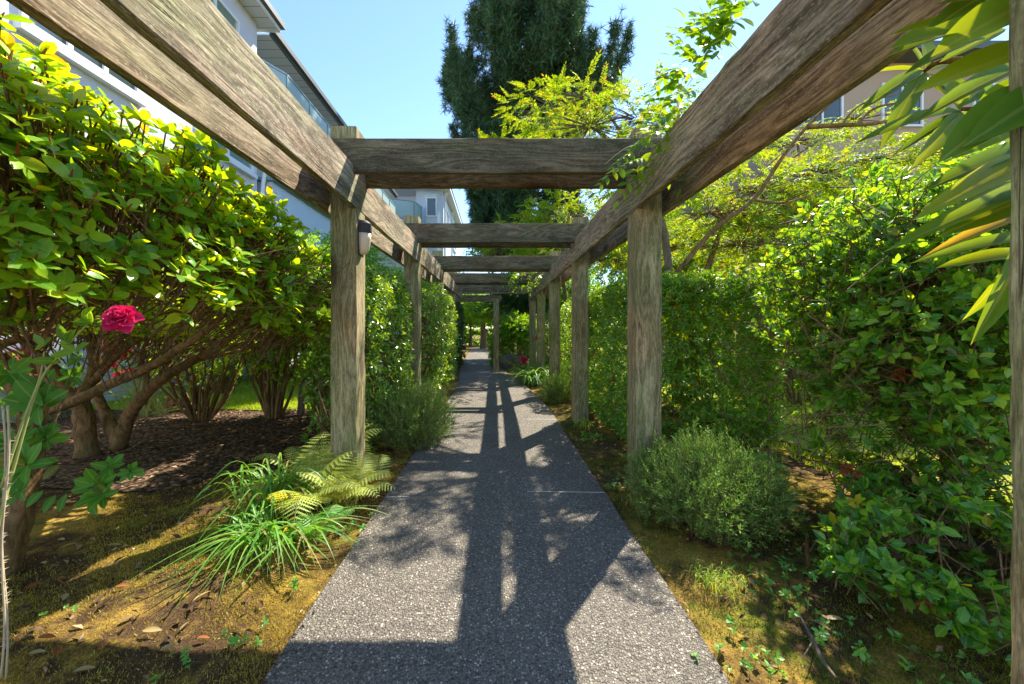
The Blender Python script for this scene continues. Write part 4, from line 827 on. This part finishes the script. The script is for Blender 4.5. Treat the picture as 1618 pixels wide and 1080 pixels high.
mossblades('moss', 30000, (.6, 1.5), (3.2, 9), 'mossg', .02, 'moss strip beyond the first right post', -.2, 3)
mossblades('lawn_grass', 60000, (-6.2, -2.1), (5.2, 12), 'grass', .05, 'short grass of the lawn behind the shrubs on the left', -9, 0, cat='grass', outpath=False, zb=.02)
mossblades('lawn_grass', 60000, (2.6, 7), (1.2, 8), 'grass', .045, 'short sunlit grass of the lawn behind the right bush', -9, 0, cat='grass', outpath=False, zb=.02)

# rose
def rose_flower(mb, c, axis, r, n=34):
    c = np.array(c); axis = norm(np.array(axis, float)); u, v = perp(axis[None]); u, v = u[0], v[0]
    for i in range(n):
        t = i/n; ph = i*2.4; rad = r*(.12+.75*t); op = R(12+75*t+rng.uniform(-9, 9)); ph += rng.uniform(-.3, .3); d = math.cos(op)*axis+math.sin(op)*(math.cos(ph)*u+math.sin(ph)*v)
        o_ = c+(math.cos(ph)*u+math.sin(ph)*v)*rad*.25-axis*r*.5*t; s = r*(.75+.45*t); V = []; K = 5; side = norm(np.cross(d, axis)); nn = np.cross(side, d)
        for a in range(K):
            for b in range(K):
                tt = a/(K-1); ss = (b/(K-1)-.5)*2; w_ = .62*s*math.sin(math.pi*min(1, .12+.72*tt)); V.append(o_+d*s*tt*(1-.12*ss*ss)+side*ss*w_+nn*(s*(.28*ss*ss-.35*tt*tt*t+.05*math.sin(ph*3+ss*4))))
        mb.add(V, [(a*K+b, a*K+b+1, (a+1)*K+b+1, (a+1)*K+b) for a in range(K-1) for b in range(K-1)])
root = plant('rose', 'single crimson rose bloom on a pale thorny cane at the left', 'rose', (-1.9, 1.2, 0))
D = 1.2; mb = MB(); fc = P(190, 500, D); rose_flower(mb, fc, (.35, -.75, .45), .04, 30); sub(mb, 'flower', M['rose'], root, True)
mb = MB(); tube(mb, [P(-20, 900, 1.1), P(5, 800, 1.12), P(20, 745, 1.14), P(60, 610, 1.17), P(95, 560, 1.18), P(130, 520, 1.19), P(150, 505, 1.2), P(172, 505, 1.2)], [.0045, .0045, .004, .0035, .003, .0025, .0022, .003], 7, 6); tube(mb, [P(2, 770, 1.12), P(35, 670, 1.15), P(62, 600, 1.17), P(70, 555, 1.17)], [.004, .0035, .003, .002], 6); sub(mb, 'cane', M['cane'], root, True)
mb = MB(); ds = [(105, 470, 1.18), (128, 500, 1.19), (145, 510, 1.19), (105, 540, 1.18), (70, 545, 1.17), (118, 555, 1.18), (88, 570, 1.18)]
for x, y, d_ in ds:
    for k in range(3): inst(mb, L3, P(x, y, d_)[None], np.array([[U(-1, 1), U(-.6, .1), U(-.3, .9)]]), np.array([[.2, -1, .5]]), np.array([U(.035, .06)]), np.array([1.2]))
for k in range(6): a = k*1.05; inst(mb, L3, (fc+[-.03, 0, -.01])[None], np.array([[-1+.5*math.cos(a), .6*math.sin(a), .6*math.cos(a)]]), np.array([[0, -1, .3]]), np.array([.04]), np.array([.6]))
leaffaces(root, mb, 'vine', 'leaves', True)
root = plant('thorny_cane', 'bleached thorny rose cane standing at the extreme left edge', 'cane', (-1.55, 1.13, 0)); mb = MB(); th_ = MB()
for x0, x1, d_ in ((4, 8, 1.14), (12, 4, 1.12)):
    pts = [P(x0+(x1-x0)*t+4*math.sin(t*7), 640+(960-640)*t, d_) for t in np.linspace(0, 1.35, 9)]; tube(mb, pts, .0028, 6, 3)
    for k in range(70): t = U(0, 1.2); q = P(x0+(x1-x0)*t+4*math.sin(t*7), 640+320*t, d_); sticks(th_, q[None], (q+rdir(1)[0]*[.014, .014, .006])[None], .0012, .0002)
sub(mb, 'cane', M['thorn'], root, True); sub(th_, 'thorns', M['thorn'], root)
def rosebush(label, c, fl, leafn=150, mk='tree', fm='redrose', fs=.05):
    c = np.array(c, float); root = plant('rose_bush', label, 'rose bush', c); mb = MB(); st = MB(); fb = MB()
    q = c+np.stack([rng.normal(size=leafn)*.35, rng.normal(size=leafn)*.3, U(.15, .9, leafn)], 1); whorl(mb, q, norm(rdir(leafn)+[0, 0, .7]), 4, .05, 60, 15, L2, 1.); sticks(st, np.repeat(c[None], leafn, 0)+rng.normal(size=(leafn, 3))*[.08, .08, 0], q, .003, .002)
    for f_ in fl:
        fb = MB(); rose_flower(fb, f_, (.2, -.7, .6), fs, 12); sub(fb, 'flower', M[fm], root, True); sticks(st, (c+[0, 0, .1])[None], np.array(f_)[None], .004, .003)
    leaffaces(root, mb, mk); sub(st, 'stems', M['cane'], root)
rosebush('red and pink rose bush behind the rhododendron trunks at the far left', (-5.6, 4.6, 0), [P(x, y, D_) for x, y, D_ in ((20, 560, 4.6), (35, 568, 4.6), (45, 556, 4.65), (52, 530, 4.8), (30, 575, 4.5), (12, 552, 4.7), (48, 580, 4.6), (60, 538, 4.8), (28, 548, 4.7))], fs=.09)
rosebush('red rose bush seen between the rhododendron trunks below the big bloom', (-4.6, 4.9, 0), [P(x, y, D_) for x, y, D_ in ((172, 545, 4.7), (185, 548, 4.7), (190, 540, 4.8), (165, 568, 4.6), (170, 575, 4.6), (200, 560, 4.8), (190, 592, 4.6), (203, 590, 4.6), (182, 558, 4.8), (197, 552, 4.8))], fs=.075)
rosebush('small red flowered plant on the lawn between the trunks', (-4.75, 5.4, 0), [P(267, 630, 5.2), P(272, 638, 5.2), P(265, 640, 5.2)], 40, fs=.045)
rosebush('red flowering plant behind the far daylily clump', (.9, 9.6, -.1), [P(827, 571, 9.3), P(831, 567, 9.3), P(825, 566, 9.3), P(849, 533, 9.6)], 120, fs=.06)
# stake, rock
root = plant('wooden_stake', 'short pale wooden stake beside the path under the rounded left hedge', 'stake', G(703, 645)); mb = MB(); b = G(703, 645); box(mb, b[0]-.02, b[0]+.02, b[1]-.02, b[1]+.02, -.05, .27)
mb.add([(b[0]-.02, b[1]-.02, .27), (b[0]+.02, b[1]-.02, .27), (b[0]+.02, b[1]+.02, .27), (b[0]-.02, b[1]+.02, .27), (b[0], b[1], .3)], [(0, 1, 4), (1, 2, 4), (2, 3, 4), (3, 0, 4)]); sub(mb, 'stake_body', M['stake'], root)
def rock(label, c, r):
    import bmesh
    bm = bmesh.new(); bmesh.ops.create_icosphere(bm, subdivisions=4, radius=1); v = np.array([x.co[:] for x in bm.verts]); f = [tuple(q.index for q in p.verts) for p in bm.faces]; bm.free()
    v = v*(1+.18*bump(v*3, .9)+.07*bump(v*9, 1))[:, None]*np.array(r)+np.array(c); mb = MB(); mb.add(v, f); o = mb.build('boulder', M['rock'], smooth=True, loc=c); tag(o, label, 'rock')
rock('grey boulder in shade behind the middle post', (.5, 11.9, .0), (.42, .3, .34))
root = plant('twig', 'dead grey branch lying on bare soil right of the path', 'branch', G(1290, 1010)); mb = MB()
tube(mb, [G(1262, 975)+[0, 0, .015], G(1285, 1020)+[0, 0, .02], G(1300, 1050)+[0, 0, .015], G(1320, 1079)+[0, 0, .02]], [.003, .006, .007, .004], 6, 4, .2); tube(mb, [G(1285, 1020)+[0, 0, .02], G(1270, 1050)+[0, 0, .03]], [.003, .0015], 5); sub(mb, 'branch', M['greybark'], root, True)
root = plant('stick', 'short dark stub of wood upright in the sunny moss on the right', 'stick', G(1278, 890)); mb = MB(); b = G(1278, 890); tube(mb, [b-[0, 0, .02], b+[-.008, 0, .06], b+[-.012, 0, .12]], [.012, .009, .006], 6, 3, .3); sub(mb, 'stub', M['bark'], root)

# ------------------------------------------------------------------ trees
SPG = spray(13, L1n, .27, 50, .35, .25, 3); SPG2 = spray(10, L1, .23, 60, .45, .3, 5); SPT = spray(6, L1, .34, 55, .2, .5, 9)
def tree(name, label, base, trunk, blobs, mk, spr, ssize, dens, tr=.12, bark='greybark', flat=.0, depth=.75, cat='tree', limbs=None):
    base = np.array(base, float); root = plant(name, label, cat, base); tb = MB(); fol = MB(); tw = MB()
    tube(tb, trunk, list(np.linspace(tr, tr*.35, len(trunk))), 10, 5, .15)
    for l in (limbs or []): tube(tb, [P(*q) for q in l[0]], l[1], 8, 5, .15)
    top = np.array(trunk[-1]); mid = np.array(trunk[len(trunk)//2])
    for c, r in blobs:
        c = np.array(c, float); V_ = r[0]*r[1]+r[0]*r[2]+r[1]*r[2]; q, n_ = shell(int(V_*dens), c, r, 2., depth, .12*min(r)*2, pw=.8, s=1.6)
        ok = q[:, 2] > H+.5 if cat == 'tree' else np.ones(len(q), bool)
        # keep the tops of the pergola beams clear
        ok &= ~((np.abs(q[:, 0]) < .95) & (q[:, 1] < 10.5) & (q[:, 2] < 2.75))
        q, n_ = q[ok], n_[ok]
        d = norm(n_*[1, 1, .35]+rng.normal(size=q.shape)*.45*[1, 1, .4]); nn = norm(np.array([0, 0, 1.])+rng.normal(size=q.shape)*(.35 if flat else .8))
        inst(fol, spr, q, d, nn, ssize*U(.7, 1.25, len(q)))
        s0 = c+(mid-c)*.0; st_ = top if np.linalg.norm(top-c) < np.linalg.norm(mid-c) else mid
        tube(tb, [st_, (st_+c)/2+rng.normal(size=3)*.15*min(r)+[0, 0, .1], c], [tr*.35, tr*.22, tr*.12], 6, 4, .15)
        k = min(60, len(q)); e = q[rng.integers(max(1, len(q)), size=k)]; a = c+(e-c)*.12; m_ = (a+e)/2+rng.normal(size=e.shape)*.06*min(r); sticks(tw, a, m_, tr*.09, tr*.06); sticks(tw, m_, e, tr*.06, tr*.03)
    sub(tb, 'trunk', M[bark], root, True); leaffaces(root, fol, mk, 'crown'); sub(tw, 'twigs', M[bark], root)
    return root
# yellow-green tree over the right side, layered branches reaching left over the path
tree('golden_tree', 'yellow green tree leaning over the right beams with layered drooping sprays', (2.9, 5.9, 0), [(2.9, 5.9, -.1), (2.7, 5.7, 1.4), (2.5, 5.5, 2.6), (2.1, 5.3, 3.5)],
     [((1.15, 7.6, 5.7), (1.0, .8, .26)), ((.35, 7.8, 4.9), (.9, .6, .2)), ((1.3, 7.2, 4.7), (.8, .6, .2)), ((1.3, 5.1, 3.95), (.8, .6, .2)), ((2.0, 5.2, 4.1), (.8, .7, .25)), ((2.5, 4.8, 3.6), (.8, .6, .25)), ((1.5, 6.0, 4.9), (.6, .5, .2)), ((1.7, 4.0, 2.75), (.5, .6, .28)), ((3.2, 5.6, 3.8), (.9, .8, .3))], 'gold', SPG, .30, 120, .09, flat=1)
tree('golden_tree', 'sunlit yellow green tree with a slanting bare limb right of the first right post', (3.6, 6.6, 0), [(3.6, 6.6, -.1), (3.5, 6.5, 1.), (3.6, 6.4, 2.), (3.9, 6.3, 3.)],
     [(tuple(P(x, y, d_)), (r_, r_*.85, h_)) for x, y, d_, r_, h_ in ((1120, 335, 6, .75, .4), (1200, 300, 6, .8, .4), (1290, 275, 6.2, .8, .4), (1380, 250, 6.6, .8, .4), (1170, 385, 6, .9, .4), (1290, 350, 6, .9, .45), (1400, 320, 6.2, .9, .45), (1500, 240, 6.8, .9, .45), (1080, 390, 7, .9, .4), (1240, 410, 7, 1.1, .4), (1400, 400, 7, 1.2, .5), (1260, 225, 7.2, .7, .25), (1350, 190, 7.2, .6, .2), (1530, 320, 6.5, 1., .5), (1330, 450, 6.2, 1.1, .5))], 'gold', SPG2, .27, 125, .09, flat=1, bark='bark',
     limbs=[([(1040, 470, 4.9), (1085, 412, 4.8), (1130, 360, 4.75), (1190, 315, 4.7), (1235, 250, 4.6), (1275, 200, 4.5), (1310, 165, 4.4)], [.034, .032, .03, .026, .022, .018, .012]), ([(1275, 200, 4.5), (1330, 197, 4.5), (1380, 195, 4.5), (1450, 180, 4.4)], [.03, .028, .022, .012]), ([(1355, 196, 4.5), (1375, 175, 4.5), (1400, 165, 4.4), (1440, 160, 4.4)], [.018, .016, .012, .008]), ([(1190, 315, 4.7), (1240, 320, 4.7), (1300, 300, 4.6)], [.018, .014, .006]), ([(1330, 197, 4.5), (1360, 165, 4.5), (1420, 148, 4.5)], [.016, .012, .006])])
tree('golden_tree', 'dense olive green tree seen between the cross beams beyond the conifer foot', (2.6, 12.5, -.2), [(2.6, 12.5, -.3), (2.4, 12.4, 1.5), (2.2, 12.3, 3.)],
     [((.9, 12.5, 4.3), (1.5, 1.2, .75)), ((2.4, 12.3, 4.9), (1.7, 1.4, .9)), ((3.8, 11.8, 4.2), (1.6, 1.4, .9)), ((1.8, 11.5, 3.4), (1.3, 1., .6)), ((3.3, 11, 3.2), (1.3, 1, .6)), ((.2, 13.2, 3.8), (1.1, 1., .6)), ((5.2, 11.5, 4.0), (1.5, 1.3, .9))], 'gold', SPT, .36, 75, .14)
# dark conifer
def conifer():
    b = np.array([1.35, 18, -.3]); root = plant('conifer', 'tall dark bushy pine rising behind the pergola against the sky', 'tree', b); tb = MB(); fol = MB()
    tube(tb, [b, b+[.1, 0, 5], b+[0, 0, 11], b+[.2, 0, 16], b+[.1, 0, 19.6]], [.4, .34, .25, .15, .04], 10, 4, .1)
    tuft = []
    r_ = np.random.default_rng(4)
    for i in range(18):
        d = r_.normal(size=3)+[0, .0, .9]; d /= np.linalg.norm(d); m = MB(); inst(m, (np.array([[-.045, 0, 0], [.045, 0, 0], [.03, .7, 0], [0, 1, 0]]), [(0, 1, 2, 3)]), np.zeros((1, 3)), d[None], r_.normal(size=(1, 3)), 1.); tuft.append((m.V[0], [(0, 1, 2, 3)]))
    TF = merge(tuft); pos = []
    for i in range(215):
        z = 4.6+15*rng.random()**.75; a = U(0, 6.28); prof = np.interp(z, [4.5, 8, 10.5, 12.3, 14.5, 16.5, 18.2, 19.5], [2.4, 2.9, 3.5, 4.5, 3.9, 2.7, 1.5, .3])*U(.62, 1.06)*(1+.08*math.sin(3*a+z*.8)+.06*math.sin(5*a-z*1.7))
        d = np.array([math.cos(a), math.sin(a), 0]); p0 = b*[1, 1, 0]+[0, 0, z-.9]; p1 = p0+d*prof*.55+[0, 0, .1]; p2 = p0+d*prof*.9+[0, 0, .6]; p3 = p0+d*prof+[0, 0, 1.5+U(0, .6)]
        tube(tb, [p0, p1, p2, p3], [.08, .055, .035, .015], 5, 3)
        q = np.array(smoothpts([p0, p1, p2, p3], 8))
        for k in range(7, len(q)):
            m = 9; pos.append(q[k]+rng.normal(size=(m, 3))*[.2, .2, .26]*(1.1 if k < 17 else .6))
    pos = np.concatenate(pos); inst(fol, TF, pos, norm(rng.normal(size=pos.shape)*.4+[0, 0, 1]), rdir(len(pos)), U(.2, .36, len(pos)))
    sub(tb, 'trunk', M['greybark'], root, True); leaffaces(root, fol, 'pine', 'crown')
conifer()
def bushy(name, label, base, h, r, mk, n, size, tr=.12, spr=SPT, k=6):
    base = np.array(base, float); bl = []
    for i in range(k): a = 6.28*i/k+U(-.4, .4); bl.append((base+[math.cos(a)*r*.5, math.sin(a)*r*.5, h*U(.5, .85)], (r*.6, r*.6, h*.22)))
    bl.append((base+[0, 0, h*.85], (r*.6, r*.6, h*.2)))
    V_ = sum(x[1][0]*x[1][1]+2*x[1][0]*x[1][2] for x in bl)
    return tree(name, label, base, [base-[0, 0, .1], base+[.05, 0, h*.3], base+[0, .05, h*.6]], bl, mk, spr, size, n/V_, tr, cat='tree' if h > 2.5 else 'shrub')
bushy('maple_tree', 'bright green maple with brown trunk where the path disappears', (-1.15, 32, -.6), 5.2, 2.4, 'tree', 1800, .5, .34)
bushy('leafy_tree', 'sunny leafy tree beyond the maple on the left', (-4.5, 36, -.6), 6, 3, 'tree', 1300, .7, .3)
bushy('leafy_tree', 'dark round tree to the right of the maple', (2.6, 30, -.6), 6.5, 3, 'bush', 1600, .7, .3)
bushy('leafy_tree', 'low leafy tree closing the gap left of the maple trunk', (-2.6, 37, -.6), 4.2, 2.2, 'bush', 1500, .5, .2)
bushy('leafy_tree', 'low leafy tree closing the gap right of the maple trunk', (.6, 38, -.6), 4.2, 2.2, 'tree', 1500, .5, .2)
bushy('evergreen_bush', 'dark rhododendron bush behind the middle post', (1.1, 14.6, -.2), 3.3, 1.5, 'dark', 1500, .34, .1)
bushy('evergreen_bush', 'sunlit bush to the right of the middle post', (.95, 12.6, -.15), 1.75, .9, 'bush', 1500, .24, .05)
bushy('evergreen_bush', 'dark bush behind the right end of the far cross beam', (2.7, 15.5, -.2), 3.8, 1.6, 'bush', 1300, .36, .1)
bushy('leafy_tree', 'green tree below the pale blue house seen between cross beams', (-2.7, 17, -.3), 4.6, 1.5, 'tree', 1400, .4, .12)
bushy('leafy_tree', 'shady tree against the pale house left of the hedges', (-4.2, 10.5, 0), 3.6, 1.3, 'tree', 1300, .34, .1)
bushy('leafy_tree', 'shrubby tree between the rounded hedge and the house', (-3.4, 13.5, 0), 3.4, 1.3, 'bush', 1300, .34, .1)
bushy('leafy_tree', 'pale yellow shrub growing over the left hedge beside the house', (-2.6, 4.9, 0), 2.35, .7, 'tree', 900, .2, .05)
bushy('leafy_tree', 'large round tree at the far right behind the beige house', (9, 22, 0), 8, 4, 'bush', 1500, .8, .3)
bushy('leafy_tree', 'green tree in front of the beige house wall', (7.2, 9.0, 0), 4.6, 2.0, 'gold', 1900, .42, .14)
bushy('leafy_tree', 'yellowish tree beside the right lawn behind the loose evergreen', (9.5, 6.5, 0), 4.2, 2.2, 'gold', 1500, .45, .14)
bushy('leafy_tree', 'distant tree closing the view on the right', (8, 14, 0), 5, 2.6, 'tree', 1300, .6, .2)
hedge('boundary_hedge', 'long boundary hedge across the far end beyond the path', (0, 42, .8), (22, 1.5, 3.4), 9, 'bush', .5, L1, 4, 6, .2, .3, .3, stems=False)
hedge('boundary_hedge', 'long hedge closing the side lawn on the right', (11.5, 8, 1.), (1., 9, 1.6), 14, 'bush', .25, L1, 4, 6, .2, .3, .2, stems=False)
hedge('boundary_hedge', 'green hedge at the foot of the pale apartment house', (-5.5, 12, .4), (.35, 5, .7), 50, 'tree', .1, L1, 4, 6, .1, .3, .1, stems=False)

# vine on the right beams
CL = spray(4, L3, .42, 55, .45, .12, 21); 
root = plant('wisteria_vine', 'climbing vine with pointed compound leaves trailing over the right beam', 'vine', (1.0, 2.5, 2.3)); st = MB(); mb = MB()
tube(st, [(1.08, 2.72, 1.9), (1.08, 2.5, 2.2), (1.03, 2.2, 2.31), (1.06, 1.9, 2.30), (1.0, 1.6, 2.305), (1.05, 1.3, 2.30), (1.02, .9, 2.31)], [.012, .011, .01, .009, .008, .007, .004], 6)
tube(st, [P(1075, 180, 2.0), P(1055, 215, 2.15), P(1035, 245, 2.3), P(1015, 262, 2.35)], [.006, .006, .005, .004], 6)
tube(st, [P(1045, 232, 2.3), P(1015, 226, 2.3), P(985, 236, 2.25), P(955, 260, 2.2)], [.004, .003, .003, .002], 5)
def cl(x, y, D_, dx, dz, dy=-.3, L=.26):
    inst(mb, CL, P(x, y, D_)[None], np.array([[dx, dy, dz]]), np.array([[rng.uniform(-.3, .3)+.1, -.55, .8]]), np.array([L*U(.85, 1.15)]))
for x, y, D_, dx, dz in ((1000, 240, 2.25, -1, -.45), (985, 262, 2.25, -1, -.5), (1010, 262, 2.3, -.6, -.8), (1020, 250, 2.3, -.9, -.1), (1035, 235, 2.3, -.3, -.9), (1050, 215, 2.2, .2, -1), (1060, 195, 2.1, -.7, .5), (1062, 185, 2.1, .1, -1), (1080, 165, 2.0, -.8, .3), (1090, 150, 1.95, -.7, .8), (1100, 120, 1.9, -1, .2), (1120, 100, 1.8, -.9, .5), (1140, 90, 1.7, -.9, .1), (1150, 60, 1.6, -.7, .7), (1170, 40, 1.55, -.8, .3), (1185, 20, 1.5, -.9, .6), (1160, 20, 1.5, -.5, .9), (1200, 5, 1.45, -1, .1), (1120, 130, 1.85, -.4, .9), (1105, 160, 1.95, -1, -.1), (1070, 205, 2.15, -1, .0), (1195, 150, 2.1, -.5, -.7), (1235, 140, 2.0, .2, -.9), (1080, 260, 2.5, .3, -.7), (1100, 245, 2.4, -.3, -.6), (1140, 40, 1.6, -1, -.1), (1130, 75, 1.7, -.9, .8), (1085, 205, 2.1, -.9, .3)): cl(x, y, D_, dx, dz, L=.2)
for k in range(34): t = rng.random(); cl(1030+160*t+U(-25, 10), 235-230*t+U(-22, 10), 2.3-.85*t, U(-1, -.1), U(-.3, 1), U(-.8, .8), .19)
leaffaces(root, mb, 'vine', 'leaves', True); sub(st, 'stem', M['cane'], root, True)
root = plant('wisteria_vine', 'thin vine sprays hanging over the far right end of the cross beams', 'vine', (.8, 9, 2.2)); mb = MB(); st = MB(); k = 60
q = np.stack([U(.3, .95, k), U(7.2, 9.6, k), U(2.2, 2.65, k)], 1); inst(mb, CL, q, norm(np.stack([U(-1, .3, k), U(-1, 1, k), U(-.8, .3, k)], 1)), norm(rng.normal(size=(k, 3))*.3+[0, -.4, 1]), U(.2, .3, k)); sticks(st, q, np.clip(q+[.25, .2, .05], None, [1.0, 10, 2.5]), .004, .003)
leaffaces(root, mb, 'vine', 'leaves', True); sub(st, 'stem', M['twig'], root)

# magnolia branch, top right foreground
root = plant('magnolia_tree', 'large long leaves of a magnolia branch close to the camera at the top right', 'tree', (2.2, 1.0, 0)); mb = MB(); st = MB()
tube(st, [(2.6, 1.0, 0), (2.5, 1.05, 1.0), (2.2, 1.05, 1.8), P(1618, 110, 1.1), P(1500, 95, 1.15), P(1460, 112, 1.2)], [.06, .05, .03, .016, .009, .006], 8, 5); tube(st, [(2.2, 1.05, 1.8), P(1640, 170, 1.0), P(1560, 172, 1.05), P(1520, 172, 1.1)], [.02, .012, .008, .005], 7); tube(st, [(2.3, 1.05, 1.6), P(1660, 330, .85), P(1640, 300, .85)], [.015, .01, .006], 7)
sub(st, 'trunk', M['bark'], root, True)
def ml(x0, y0, x1, y1, D0, D1, wd, roll=0.):
    a, b = P(x0, y0, D0), P(x1, y1, D1); d = b-a; L = np.linalg.norm(d); inst(mb, L4, a[None], d[None], np.array([[roll, -.75, .6]]), np.array([L]), np.array([wd/(.38*L)]))
for a in ((1520, 55, 1430, 45, .8, .75, .065, -.2), (1660, 20, 1428, 44, .78, .8, .07, .1), (1670, -15, 1505, 45, .75, .72, .085, .2), (1700, 60, 1462, 112, .75, .8, .085, .1), (1650, 130, 1512, 220, .72, .68, .08, -.1), (1680, 130, 1560, 200, .7, .66, .07, .3), (1460, 110, 1375, 152, 1.2, 1.15, .045, .2), (1462, 112, 1405, 205, 1.2, 1.1, .05, -.3), (1458, 108, 1438, 50, 1.2, 1.2, .045, .2), (1462, 108, 1470, 40, 1.2, 1.25, .04, .0), (1465, 112, 1388, 100, 1.2, 1.3, .04, .3), (1520, 175, 1375, 195, 1.1, 1.05, .04, .2), (1518, 172, 1510, 105, 1.1, 1.12, .05, -.2), (1518, 175, 1470, 240, 1.1, 1.0, .05, .2), (1516, 178, 1430, 225, 1.1, 1.05, .028, .2), (1515, 170, 1585, 110, 1.1, 1.15, .045, .3), (1465, 112, 1540, 80, 1.2, 1.2, .045, .1), (1465, 115, 1520, 150, 1.2, 1.15, .045, .1), (1516, 175, 1475, 110, 1.1, 1.2, .04, .1),
          (1660, 225, 1495, 265, .85, .8, .05, .1), (1670, 240, 1490, 300, .85, .75, .06, .0), (1680, 280, 1460, 345, .85, .72, .045, .2), (1650, 240, 1500, 295, .9, .85, .04, .6), (1645, 330, 1565, 530, .9, .85, .05, -.2), (1650, 350, 1550, 500, .9, .9, .035, .1), (1660, 375, 1475, 385, .95, .9, .035, .1), (1640, 330, 1490, 380, .95, .9, .03, .2), (1640, 400, 1500, 405, .95, .95, .04, .3), (1618, 0, 1500, -20, .9, .9, .05, .1), (1600, 40, 1440, 10, 1.0, .95, .05, .2), (1560, 60, 1450, 85, 1.05, 1.0, .045, -.1), (1640, 250, 1540, 330, 1.0, 1.0, .05, .1), (1650, 90, 1480, 150, .95, .9, .05, .1), (1600, 150, 1500, 200, 1.1, 1.1, .05, .3), (1660, 300, 1510, 350, .8, .78, .06, .2), (1560, -10, 1480, 30, .95, .9, .05, .3), (1600, 210, 1570, 300, 1.1, 1.1, .05, .1), (1640, 60, 1530, 100, 1.0, 1.0, .045, .1), (1590, 45, 1500, 80, 1.1, 1.1, .045, .5), (1610, 120, 1540, 175, 1.0, 1.05, .05, -.4), (1580, 80, 1560, 150, 1.1, 1.1, .045, .4), (1630, 190, 1520, 235, .95, .95, .045, .5)): ml(*a)
leaffaces(root, mb, 'mag', 'crown', True)
print('faces', sum(len(o.data.polygons) for o in bpy.data.objects if o.type == 'MESH'))
